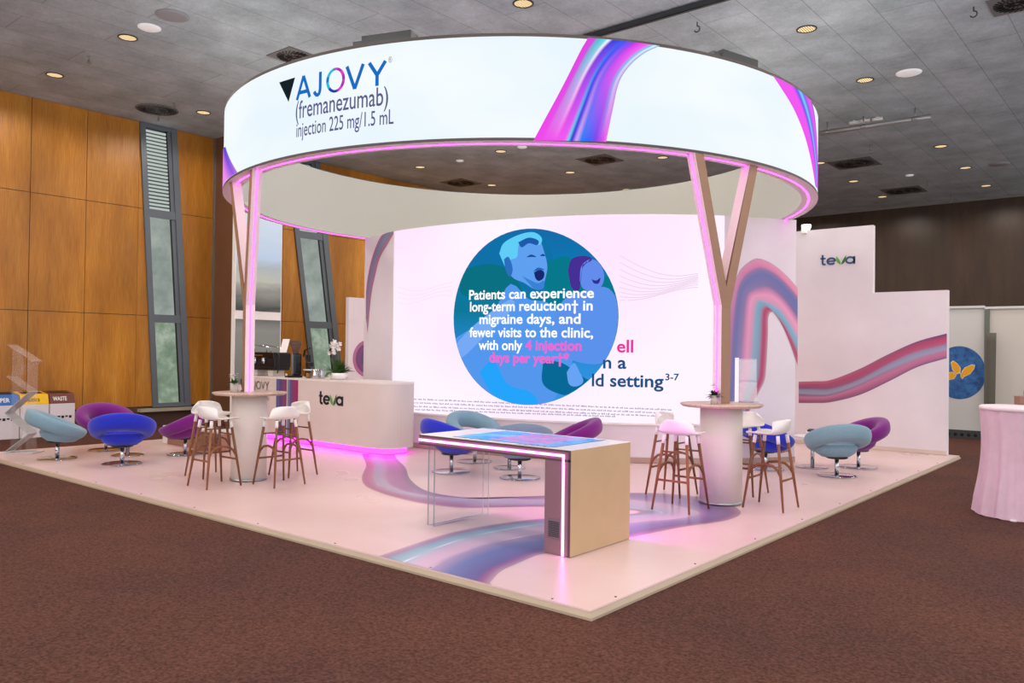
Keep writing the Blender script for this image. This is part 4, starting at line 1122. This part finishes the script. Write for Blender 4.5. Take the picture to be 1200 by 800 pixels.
# ------------------------------------------------------------------ swivel armchairs with a tilted padded loop
def make_chair(color):
    t = thing('swivel_armchair', 'x', 'armchair', (0, 0, 0), 0, 'round swivel armchairs on the stand')
    f = FAB[color]
    tilt = math.radians(-23); M = Matrix.Translation((0, -.02, .505)) @ Matrix.Rotation(tilt, 4, 'X')
    rings = []; NA, NS = 56, 20; R0, ra, za = .345, .1, .1
    for i in range(NA):
        a_ = 2 * PI * i / NA; ring = []
        back = (1 - math.sin(a_)) / 2                    # 1 at the back, 0 at the front
        ra_ = ra * (.8 + .25 * back); za_ = za * (.85 + .3 * back)
        for j in range(NS):
            b_ = 2 * PI * j / NS; cx_, sx_ = math.cos(b_), math.sin(b_)
            rr = R0 + ra_ * abs(cx_) ** .75 * (1 if cx_ > 0 else -1); zz = za_ * abs(sx_) ** .75 * (1 if sx_ > 0 else -1)
            rr += .05 * (zz / za_) * .5
            ring.append(M @ Vector((rr * 1.03 * math.cos(a_), rr * math.sin(a_), zz)))
        rings.append(ring)
    rings.append(rings[0])
    MB().loft(rings, caps=False).build('padded_loop', f, t)
    M2 = Matrix.Translation((0, .05, .35)) @ Matrix.Rotation(math.radians(-5), 4, 'X')
    prof = [(.001, -.1), (.1, -.1), (.19, -.085), (.27, -.03), (.3, .03), (.29, .07), (.25, .09), (.13, .084), (.001, .08)]
    MB().lathe(prof, 40).xf(M2).build('seat_cushion', f, t)
    MB().lathe([(.05, .235), (.13, .245), (.15, .255), (.15, .262)], 24).build('swivel_plate', dark_m, t)
    MB().lathe([(.028, .012), (.028, .24)], 20).build('pole', chrome, t)
    MB().lathe([(.275, .001), (.275, .007), (.26, .012), (.001, .014)], 48).build('base_disc', chrome, t)
    return t
TAB_A, TAB_B, TAB_C = PX(149.5, 533), PX(597, 548), PX(952, 547)
CHAIRS = [('light blue', PX(67, 537), TAB_A, 'light blue swivel armchair at the far left in front of the bins'),
          ('purple', PX(124, 527), TAB_A, 'purple swivel armchair behind the cobalt one, against the wood wall'),
          ('cobalt blue', PX(143, 543), TAB_A, 'cobalt blue swivel armchair seen from behind in the left group'),
          ('purple', PX(217, 532), TAB_A, 'purple swivel armchair half hidden behind the left bar stools'),
          ('cobalt blue', PX(535, 553), TAB_B, 'cobalt blue swivel armchair poking out behind the kiosk top at its left end'),
          ('light blue', PX(556, 540.5), TAB_B, 'grey-blue swivel armchair under the screen, facing us beyond the kiosk'),
          ('grey blue', PX(606, 559), TAB_B, 'grey-blue swivel armchair hidden up to its rim by the kiosk top'),
          ('purple', PX(670, 551), TAB_B, 'purple swivel armchair right behind the kiosk top under the screen'),
          ('cobalt blue', PX(897, 549), TAB_C, 'cobalt blue swivel armchair behind the right-hand bar stool'),
          ('light blue', PX(980.5, 557), TAB_C, 'light blue swivel armchair seen from behind before the stepped wall'),
          ('purple', PX(1006, 547), TAB_C, 'purple swivel armchair by the stepped wall at the right')]
first = {}
for col_, p, tb, l in CHAIRS:
    if col_ in first: o = copy_tree(first[col_])
    else: o = first[col_] = make_chair(col_)
    d_ = Vector((tb.x - p.x, tb.y - p.y))
    if 'right behind the kiosk' in l: d_ = Vector((-.75, -.66))
    if 'its left end' in l: p = p + Vector((-.08, -.03, 0))
    if 'up to its rim' in l: p = p + Vector((.06, -.02, 0))
    o.location = (p.x, p.y, 0); o.rotation_euler = (0, 0, math.atan2(d_.y, d_.x) - PI / 2); o['label'] = l
def make_side():
    t = thing('side_table', 'x', 'side table', (0, 0, 0), 0, 'low side tables between the armchairs')
    MB().lathe([(.001, .455), (.25, .455), (.27, .465), (.27, .475), (.262, .48), (.001, .48)], 44).build('tabletop', white_m, t)
    MB().lathe([(.03, .01), (.03, .456)], 18).build('pole', chrome, t)
    MB().lathe([(.24, .001), (.24, .007), (.22, .011), (.001, .012)], 40).build('base_disc', chrome, t)
    return t
side0 = make_side()
for i, (p, l) in enumerate(((TAB_A, 'low white side table between the purple and cobalt armchairs at the left'), (TAB_B, 'low side table among the armchairs behind the kiosk'), (TAB_C, 'low white side table between the blue armchairs at the right'))):
    o = side0 if i == 0 else copy_tree(side0); o.location = (p.x, p.y, 0); o['label'] = l

# ------------------------------------------------------------------ small things on the tables
def leaf_mb(mb, base, direc, length, width, droop=.5, n=6, zmin=None):
    d_ = Vector(direc).normalized(); side = d_.cross(Vector((0, 0, 1)))
    side = side.normalized() if side.length > 1e-3 else Vector((1, 0, 0))
    L_, R_, C_ = [], [], []
    for i in range(n + 1):
        f = i / n; p = Vector(base) + d_ * length * f + Vector((0, 0, -droop * length * f * f)); w_ = width * math.sin(PI * min(1, .12 + f * .9)) * .5
        L_.append(p - side * w_ + Vector((0, 0, w_ * .3))); R_.append(p + side * w_ + Vector((0, 0, w_ * .3))); C_.append(p)
    if zmin is not None:
        for q in L_ + C_ + R_: q.z = max(q.z, zmin)
    vs = L_ + C_ + R_; m_ = n + 1
    fs = [(i, i + 1, m_ + i + 1, m_ + i) for i in range(n)] + [(m_ + i, m_ + i + 1, 2 * m_ + i + 1, 2 * m_ + i) for i in range(n)]
    mb.add(vs, fs, True)
def potted(name, label, p, r, h, lm, flowers=None, seed=1, spread=1.0, flowercol=petal):
    rnd = random.Random(seed)
    t = thing(name, label, 'plant', (p.x, p.y, p.z))
    MB().lathe([(.001, 0), (r * .86, 0), (r, h), (r * .9, h), (r * .86, h * .85), (.001, h * .85)], 28).build('pot', pot_m, t)
    mb = MB()
    for i in range(46):
        a_ = rnd.uniform(0, 2 * PI); e = rnd.uniform(.2, 1.2)
        leaf_mb(mb, (rnd.uniform(-.4, .4) * r, rnd.uniform(-.4, .4) * r, h * .85), (math.cos(a_) * math.cos(e), math.sin(a_) * math.cos(e), math.sin(e)), rnd.uniform(.07, .14) * spread, .028, rnd.uniform(.1, .6))
    mb.build('foliage', lm, t)
    for i in range(flowers or 0):
        a_ = rnd.uniform(0, 2 * PI); rr = rnd.uniform(.2, 1) * r; z = h + rnd.uniform(.07, .12); fm = MB()
        for k in range(5):
            b_ = 2 * PI * k / 5; leaf_mb(fm, (rr * math.cos(a_), rr * math.sin(a_), z), (math.cos(b_), math.sin(b_), .4), .026, .02, .3, 3)
        fm.build('blossom', flowercol, t)
    return t
TT = TABH
potted('potted_plant', 'small pale pot of white flowers on the table by the counter', PX(274.5, 459.5, TT), .055, .12, leafm, 12, 2)
p = PX(284.5, 458, TT); g = thing('dark_flower_vase', 'small dark cone holding a plant beside the white-flower pot', 'plant', (p.x, p.y, TT))
MB().lathe([(.001, 0), (.028, 0), (.028, .005), (.012, .02), (.03, .12), (.036, .16), (.03, .16)], 20).build('cone', black_p, g)
mb = MB(); rnd = random.Random(4)
for i in range(14):
    a_ = rnd.uniform(0, 6.3); leaf_mb(mb, (0, 0, .15), (math.cos(a_) * .6, math.sin(a_) * .6, 1), .1, .03, .2)
mb.build('foliage', mat('pale_leaf', (150, 160, 140), .5), g)
potted('potted_plant', 'small pale pot with dark reddish leaves on the table right of the kiosk', PX(837, 473.4, TT), .045, .1, darkleaf, 5, 6, 1.05, mat('red_petal', (140, 40, 70), .6))
# acrylic leaflet holder on the right table
p = PX(872, 471, TT)
lh = thing('leaflet_holder', 'clear acrylic leaflet holder with white edge on the right standing table', 'leaflet holder', (p.x, p.y, TT), YAW)
MB().box(-.11, -.06, 0, .16, .1, .005).build('base_plate', acrylic, lh)
MB().box(-.1, .0, .005, .15, .006, .52).build('back_sheet', mat('acrylic_sheet', (250, 250, 255), .05, alpha=.16), lh)
MB().box(-.11, -.012, .0, -.07, .012, .53).build('white_edge', glow('glowing_white_edge', (255, 246, 252), 1.0), lh)  # white edge strip with an even emission of its own
MB().box(-.07, -.03, .27, .13, -.026, .50).box(-.07, -.05, .02, .14, -.046, .24).build('pocket', mat('acrylic_pocket', (255, 250, 252), .05, alpha=.14), lh)
# cup on the right side table
p = Vector((TAB_C.x - .02, TAB_C.y + .02, .48))
cu = thing('sugar_bowl', 'small white bowl with dark lid on the right side table', 'bowl', p)
MB().lathe([(.001, 0), (.05, 0), (.085, .035), (.09, .06), (.001, .06)], 28).build('bowl', white_m, cu)
MB().lathe([(.07, .06), (.065, .085), (.04, .1), (.001, .103)], 28).build('lid', dark_m, cu)

# ------------------------------------------------------------------ on the counter
def CP(u, y=4.55, v=438): 
    q = PV(u, v, 0, 1, y); return Vector((q.x, y, CH_))
p = CP(316, 4.62)
cm = thing('coffee_machine', 'big black espresso machine with white feet on the counter', 'coffee machine', p); cm.scale = (1, 1, 1.15)
MB().box(-.5, -.17, .14, .42, .2, .40).build('body', black_p, cm, bevel=.03, seg=3)
MB().box(-.5, -.2, .30, .42, -.17, .40).build('front_panel', mat('black_gloss', (10, 10, 12), .12), cm, bevel=.01)
mb = MB()
for i in range(7): mb.box(-.28 + i * .05, -.204, .34, -.25 + i * .05, -.2, .355)
mb.build('gold_badge', mat('gold_badge', (196, 160, 90), .3, .8), cm)
for x in (-.34, .2): MB().box(x - .09, -.12, 0, x + .09, .14, .12).build('foot', mat('cream_foot', (210, 200, 190), .5), cm, bevel=.01)
MB().box(-.46, -.16, .1, .4, .18, .145).build('drip_tray', black_p, cm, bevel=.01)
for x in (-.2, .1):
    MB().lathe([(.03, .21), (.045, .24), (.045, .31)], 18, (x, -.2, 0)).build('group_head', chrome, cm)
    MB().tube([(x, -.22, .22), (x + .03, -.38, .2)], [.013, .016], 10).build('portafilter_handle', black_p, cm)
mb = MB()
for a_, b_ in (((-.36, -.12, .4), (-.33, -.12, .52)), ((-.33, -.12, .52), (.2, -.12, .47)), ((.2, -.12, .47), (.2, -.12, .4)), ((-.36, .16, .4), (-.33, .16, .52)), ((-.33, .16, .52), (.2, .16, .47)), ((-.33, -.12, .52), (-.33, .16, .52))):
    mb.tube([a_, b_], .007, 8)
mb.build('cup_rail', chrome, cm)
MB().tube([(.42, -.1, .38), (.5, -.14, .36), (.53, -.15, .25), (.51, -.15, .12), (.44, -.12, .06)], .014, 10).build('hose', black_p, cm)
p = CP(327, 4.55)
cs = thing('white_card', 'blank white card standing on top of the coffee machine', 'card', (-10.28, 4.6, CH_ + .461), .5)
MB().add([(-.07, 0, 0), (.07, 0, 0), (.09, .09, .26), (-.05, .09, .26), (-.07, .012, 0), (.07, .012, 0), (.09, .102, .26), (-.05, .102, .26)], [(0, 1, 2, 3), (7, 6, 5, 4), (0, 4, 5, 1), (1, 5, 6, 2), (2, 6, 7, 3), (3, 7, 4, 0)]).build('sheet', white_p, cs)
p = CP(344, 4.42)
gr = thing('coffee_grinder', 'black coffee grinder with clear bean hopper on the counter', 'coffee grinder', p, -.3); gr.scale = (1.05, 1.05, 1.24)
MB().box(-.1, -.13, 0, .1, .13, .03).build('base', black_p, gr, bevel=.01)
MB().box(-.085, -.02, .03, .085, .12, .36).build('body', mat('grinder_black', (14, 14, 16), .25), gr, bevel=.03, seg=3)
MB().lathe([(.05, .36), (.055, .38), (.1, .5), (.1, .53)], 28, (0, .03, 0), close=False).build('bean_hopper', mat('smoky_hopper', (120, 90, 80), .1, alpha=.55), gr, solid=.006)
MB().lathe([(.001, .385), (.052, .385), (.085, .47), (.001, .475)], 24, (0, .03, 0)).build('coffee_beans', mat('coffee_beans', (58, 34, 24), .6, var=.4, scale=120), gr)
MB().lathe([(.103, .53), (.103, .555), (.001, .56)], 28, (0, .03, 0)).build('hopper_lid', mat('brown_lid', (84, 66, 58), .4), gr)
MB().box(-.012, -.035, .05, .012, -.02, .35).build('chrome_trim', chrome, gr)
MB().box(-.035, -.135, .03, .035, -.125, .06).build('label_plate', white_p, gr)
p = CP(358.5, 4.55)
sm = thing('steam_arm', 'black lever and steam arm to the right of the grinder', 'coffee machine', p); sm.scale = (1, 1, 1.2)
MB().tube([(-.08, 0, .33), (-.02, -.02, .42), (.02, -.02, .3), (.08, -.02, .2), (.02, -.02, .06), (-.02, 0, .025)], .016, 10).build('arm', black_p, sm)
MB().tube([(-.02, -.02, .42), (.12, .0, .46)], .012, 10).build('lever', black_p, sm)
MB().box(-.06, .03, 0, .02, .1, .36).build('column', black_p, sm, bevel=.02)
MB().box(.06, -.06, .17, .15, .06, .24).build('valve', black_p, sm, bevel=.015)
p = CP(365, 4.45)
pl = thing('white_plate', 'white plate on a small stand beside the milk jugs', 'plate', p)
MB().lathe([(.06, 0), (.06, .005), (.02, .02), (.02, .14)], 20).build('stand', steel, pl)
MB().lathe([(.001, .14), (.12, .14), (.15, .155), (.15, .162), (.12, .15), (.001, .148)], 32).build('dish', white_m, pl)
p = CP(361, 4.35); o = MB().lathe([(.001, 0), (.035, 0), (.04, .1), (.037, .1), (.032, .006), (.001, .006)], 24).build('amber_cup', mat('amber_glass', (150, 104, 48), .2), None); o.location = p; tag(o, 'small amber cup in front of the white plate', 'cup')
def jug(p, r, h, label, rz=0):
    t = thing('milk_jug', label, 'jug', p, rz, 'milk jugs on the counter')
    MB().lathe([(.001, 0), (r, 0), (r, h * .4), (r * .82, h * .8), (r * .9, h), (r * .85, h), (r * .77, h * .8), (r * .94, h * .35), (.001, .01)], 28).build('body', chrome, t)
    MB().tube([(r * .8, 0, h * .85), (r * 1.5, 0, h * .8), (r * 1.55, 0, h * .45), (r * .97, 0, h * .25)], .006, 8).build('handle', chrome, t)
    MB().add([(-r * .8, -.02, h * .85), (-r * .8, .02, h * .85), (-r * 1.15, 0, h * 1.04), (-r * .8, 0, h * .7)], [(0, 2, 3), (1, 3, 2)]).build('spout', chrome, t)
jug(CP(369.5, 4.36), .06, .16, 'shiny steel milk jug, the left of the pair by the orchid', .3)
jug(CP(377, 4.5), .055, .17, 'shiny steel milk jug, the right of the pair by the orchid', .3)
# orchid
p = CP(396, 4.42)
oc = thing('orchid', 'white orchid with broad leaves in a white oval bowl on the counter', 'plant', p)
MB().lathe([(.001, 0), (.11, 0), (.16, .05), (.185, .12), (.175, .12), (.15, .06), (.001, .1)], 36).build('bowl', white_m, oc)
mb = MB(); rnd = random.Random(11)
for i in range(30):
    a_ = rnd.uniform(0, 2 * PI); e = rnd.uniform(.35, 1.35)
    leaf_mb(mb, (rnd.uniform(-.06, .06), rnd.uniform(-.06, .06), .09), (math.cos(a_) * math.cos(e), math.sin(a_) * math.cos(e), math.sin(e)), rnd.uniform(.26, .44), .085, rnd.uniform(.1, .45), 8, .03)
leaf_mb(mb, (.0, -.1, .12), (.15, -1, .2), .22, .1, .6, 8, .02)
mb.build('foliage', leafm, oc)
for sgn, lean in ((-1, -.16), (1, .02)):
    s_ = [(0, 0, .1), (lean * .5, 0, .38), (lean, -.02, .56), (lean * 1.1 + .03, -.08, .62)]
    MB().tube(s_, [.006, .005, .004, .003], 8).build('flower_stem', mat('stem_green', (90, 120, 60), .5), oc)
for i in range(16):
    fm = MB(); c = Vector((rnd.uniform(-.2, .06), rnd.uniform(-.1, .0), rnd.uniform(.46, .68)))
    if c.x < -.12: c.z -= .06
    for k in range(5):
        b_ = 2 * PI * k / 5 + i; leaf_mb(fm, c, (math.cos(b_), -.25, math.sin(b_)), .06, .06, .0, 4)
    fm.lathe([(.001, 0), (.008, .004), (.001, .012)], 8, c + Vector((0, -.012, 0)))
    fm.build('blossom', petal, oc)
# something low behind the counter (grey block by the machine)
# ------------------------------------------------------------------ recycling bins
def bin_(y0, y1, lid, label, word, tmat, fx=-13.95):
    t = thing('recycling_bin', label, 'bin', (fx, (y0 + y1) / 2, FLOOR), 0, 'recycling bins by the wood wall')
    w_ = (y1 - y0) / 2 - .008; h = .64
    MB().box(-.42, -w_, 0, 0, w_, h).build('body', mat('bin_white', (222, 214, 216), .5), t, bevel=.01)
    mb = MB().loft([[Vector(q) for q in ((-.42, -w_, z), (0, -w_, z), (0, w_, z), (-.42, w_, z))] for z in (h,)] + [[Vector(q) for q in ((-.42, -w_, h + .24), (-.06, -w_, h + .19), (-.06, w_, h + .19), (-.42, w_, h + .24))]], smooth=False)
    ld_ = mb.build('lid', lid, t, bevel=.008)
    # slot in the sloping top
    def top(x, y, off): return Vector((x, y, h + .19 + (-.06 - x) / .36 * .05 + off))
    vs = [top(-.34, -w_ * .72, .004), top(-.16, -w_ * .72, .004), top(-.16, w_ * .72, .004), top(-.34, w_ * .72, .004)]
    MB().prism(vs, (0, 0, .006)).build('slot', black_p, ld_)
    def front(y, z, off): return Vector((-.06 * (z - h) / .19 + off, y, z))
    text_part('lettering', word, (-w_ * .75, h + .06), (w_ * .35, h + .06), .075, front, tmat, ld_, .02, .006)
    text_part('lettering', '—', (-w_ * .6, h * .62), (w_ * .1, h * .62), .06, lambda y, z, off: Vector((off, y, z)), ink, t, .02, .004) if False else None
    mb = MB()
    for k in range(5): mb.box(0, -w_ * .7 + k * .07, h * .55 + (.02 if k % 2 else 0), .003, -w_ * .7 + k * .07 + .05, h * .55 + .05)
    mb.build('body_marks', ink, t)
bin_(.79, 1.31, mat('bin_blue', (44, 104, 178), .4), 'recycling bin with blue lid at the far left', 'PAPER', white_p)
bin_(1.31, 1.83, mat('bin_yellow', (236, 186, 10), .4), 'recycling bin with yellow lid, the middle of three', 'Plastics', mat('bin_yellow_ink', (120, 90, 10), .5))
bin_(1.83, 2.31, mat('bin_brown', (112, 56, 46), .4), 'recycling bin with brown lid, nearest the armchairs', 'WASTE', white_p)
# zig-zag brochure stand
q = PX(14, 531, 0)
bs = thing('brochure_stand', 'clear acrylic zigzag brochure stand at the left edge of the stand', 'brochure stand', (q.x, q.y + .15, 0), YAW)
MB().box(-.24, -.16, 0, .26, .16, .012).build('base_plate', mat('acrylic_base', (200, 196, 196), .15, .3), bs)
zz = [.03, .4, .8, 1.2, 1.62, 2.0]; xx = [-.22, .2, -.24, .2, -.22, .2]
mb = MB()
ash = mat('acrylic_shelf', (236, 226, 222), .06, alpha=.11); asd = mat('acrylic_side', (236, 230, 226), .05, alpha=.08)
levels = [((-.2, .03), (.16, .35)), ((.16, .35), (-.22, .73)), ((-.22, .73), (.16, 1.12)), ((.16, 1.12), (-.2, 1.40)), ((-.2, 1.40), (.22, 1.68)), ((.22, 1.68), (-.2, 1.98))]
for i, ((xa, za), (xb, zb)) in enumerate(levels):
    MB().bar((xa, 0, za * .87), (xb, 0, zb * .87), .26, .008, (0, 0, 1)).build('shelf', ash if i > 2 else mat('leaflet_grey', (190, 190, 190), .4, alpha=.75), bs)
ZB = .88
for x in (-.1, .14): MB().box(x - .004, -.14, .012, x + .004, .14, 1.66 if x < 0 else 1.5).build('side_sheet', asd, bs)

# ------------------------------------------------------------------ right background
bgp = thing('exhibition_panel', 'white pop-up panel with blue butterfly circle behind the stepped wall', 'display panel', (0, 0, 0))
BY = 15.4
a = PV(1095, 362, 0, 1, BY); b = PV(1154, 360, 0, 1, BY)
MB().box(a.x - .3, BY, .12, b.x, BY + .06, a.z).build('panel', mat('panel_white', (206, 206, 204), .6), bgp)
MB().box(a.x - .3, BY - .05, a.z, b.x, BY + .06, a.z + .05).build('top_rail', mat('rail_white', (210, 210, 210), .4), bgp)
MB().box(a.x - .3, BY - .08, FLOOR, b.x - .05, BY + .1, .12).build('base', mat('base_grey', (62, 66, 66), .6), bgp)
for i in range(8):
    x = b.x - .15 - i * .13; MB().add([(x + .035 * math.cos(k * PI / 6), BY - .082, .02 + .035 * math.sin(k * PI / 6)) for k in range(12)], [list(range(12))]).build('base_hole', black_p, bgp)
def BS(x, z, off): return Vector((x, BY - off, z))
mB = mY(BY)
cB = mB(1124, 436.5); rB = mB(1155.5, 436)[0] - cB[0]; rBz = mB(1130, 405.5)[1] - cB[1]
def m_bluecirc(nt, b):
    c = _ramp(nt, _noise(nt, _map(nt), 9, 4, .6), [(.35, (22, 70, 132)), (.65, (52, 116, 182))])
    nt.links.new(c, b.inputs['Base Color']); b.inputs['Roughness'].default_value = .6
nodemat('blue_pattern', m_bluecirc)
pts = []
for i in range(60):
    a_ = 2 * PI * i / 60; pts.append((min(cB[0] + rB * math.cos(a_), b.x - .005), cB[1] + rBz * math.sin(a_)))
poly_part('blue_circle', pts, BS, MATS['blue_pattern'], bgp, .004)
yel = mat('butterfly_yellow', (236, 170, 20), .5); cre = mat('butterfly_outline', (244, 226, 190), .5)
def Pb(l): return [mB(1100 + x / 5.33, 340 + y / 5.33) for x, y in l]
wings = [[(80, 455), (92, 443), (115, 458), (135, 485), (132, 512), (112, 520), (88, 495)], [(150, 505), (165, 485), (205, 467), (222, 470), (218, 492), (196, 520), (165, 535), (150, 525)], [(60, 515), (90, 512), (108, 530), (95, 552), (64, 556), (56, 535)], [(136, 520), (150, 515), (158, 540), (148, 553), (138, 540)]]
for w_ in wings:
    cx_ = sum(x for x, _ in w_) / len(w_); cy_ = sum(y for _, y in w_) / len(w_)
    poly_part('wing_outline', Pb([(cx_ + (x - cx_) * 1.14, cy_ + (y - cy_) * 1.14) for x, y in w_]), BS, cre, bgp, .007)
    poly_part('wing', Pb(w_), BS, yel, bgp, .010)
p2 = thing('plain_panel', 'blank white panel at the right edge behind the draped table', 'display panel', (0, 0, 0))
c = PV(1160, 362, 0, 1, BY)
MB().box(c.x, BY, FLOOR, c.x + 2.2, BY + .06, c.z).build('panel', mat('panel_white2', (206, 200, 192), .6), p2)
MB().box(b.x + .003, BY - .05, c.z, c.x + 2.2, BY + .06, c.z + .05).build('top_rail', mat('rail_white', (210, 210, 210), .4), p2)
MB().box(b.x + .003, BY - .06, FLOOR, c.x, BY + .06, c.z).build('post', mat('post_grey', (104, 110, 104), .5), p2)
d = PV(1161, 390, 0, 1, BY - .27)
rc = thing('hanging_curtain', 'narrow grey curtain hanging beside the post of the white panels', 'curtain', (d.x, BY - .27, 0))
rings = []
for z in [d.z - (d.z - .3) * i / 12 for i in range(13)]:
    rings.append([Vector((math.cos(a_) * (.075 + .02 * math.cos(3 * a_)) * (1.1 - .25 * (d.z - z) / d.z), math.sin(a_) * .06, z)) for a_ in [2 * PI * k / 24 for k in range(24)]])
MB().loft(rings).build('cloth', mat('grey_curtain', (96, 92, 82), .85), rc)
MB().lathe([(.02, 0), (.02, .3)], 10).xf(Matrix.Translation((0, 0, FLOOR))).lathe([(.14, FLOOR), (.14, FLOOR + .02), (.02, FLOOR + .03)], 16).lathe([(.015, FLOOR + .02), (.015, .35)], 10).build('foot', steel, rc)
# draped cocktail table
q = PX(1196, 604, FLOOR)
dt = thing('draped_table', 'high round table draped in pale pink cloth at the right edge', 'table', (q.x, q.y, FLOOR))
HT = 1.225; RT = .40
rings = []; NA = 160; rnd = random.Random(9); ph = [rnd.uniform(0, 6.3) for _ in range(6)]
for k in range(15):
    f = k / 14; z = HT - .045 - (HT - .05) * f; ring = []
    for i in range(NA):
        a_ = 2 * PI * i / NA
        amp = .008 + .02 * f
        w_ = math.sin(11 * a_ + ph[0]) * .6 + math.sin(17 * a_ + ph[1] + f) * .5 + math.sin(29 * a_ + ph[2]) * .35
        r_ = RT - .004 + .0 * f + amp * w_ - .03 * math.sin(PI * min(1, f * 1.2)) + .055 * f ** 3
        ring.append(Vector((r_ * math.cos(a_), r_ * math.sin(a_), max(.004, z + .012 * w_ * f))))
    rings.append(ring)
MB().loft(rings, caps=False).build('cloth_skirt', mat('pink_cloth', (216, 184, 198), .8, var=.05, scale=8), dt)
MB().lathe([(RT - .02, HT - .05), (RT + .008, HT - .045), (RT + .012, HT - .012), (RT, HT), (.001, HT)], 56).build('cloth_top', mat('pink_cloth_top', (236, 216, 222), .7), dt)
for k in range(3):
    a_ = 2.6 + k * 2.1; MB().box(-.06, -.03, 0, .06, .03, .02).xf(Matrix.Translation(((RT - .0) * math.cos(a_), (RT - .0) * math.sin(a_), 0)) @ Matrix.Rotation(a_, 4, 'Z')).build('foot', white_p, dt, bevel=.004)
q2 = PX(1202, 474, HT + FLOOR)
bx = thing('wooden_box', 'small brown wooden box on the draped table', 'box', (q2.x, q2.y, HT + FLOOR), YAW)
MB().box(-.1, -.06, 0, .14, .06, .09).build('body', mat('box_brown', (140, 104, 88), .6), bx, bevel=.004)
MB().box(-.104, -.064, .09, .144, .064, .1).build('lid', mat('box_brown_lid', (150, 112, 96), .6), bx, bevel=.002)
bk = thing('black_device', 'small black device standing on the brown box', 'device', (q2.x + .03, q2.y + .03, HT + FLOOR + .1), YAW)
MB().box(-.05, -.03, 0, .1, .03, .07).build('case', black_p, bk, bevel=.01)
MB().tube([(.0, 0, .07), (.0, .0, .09)], .012, 10).build('button', dark_m, bk)
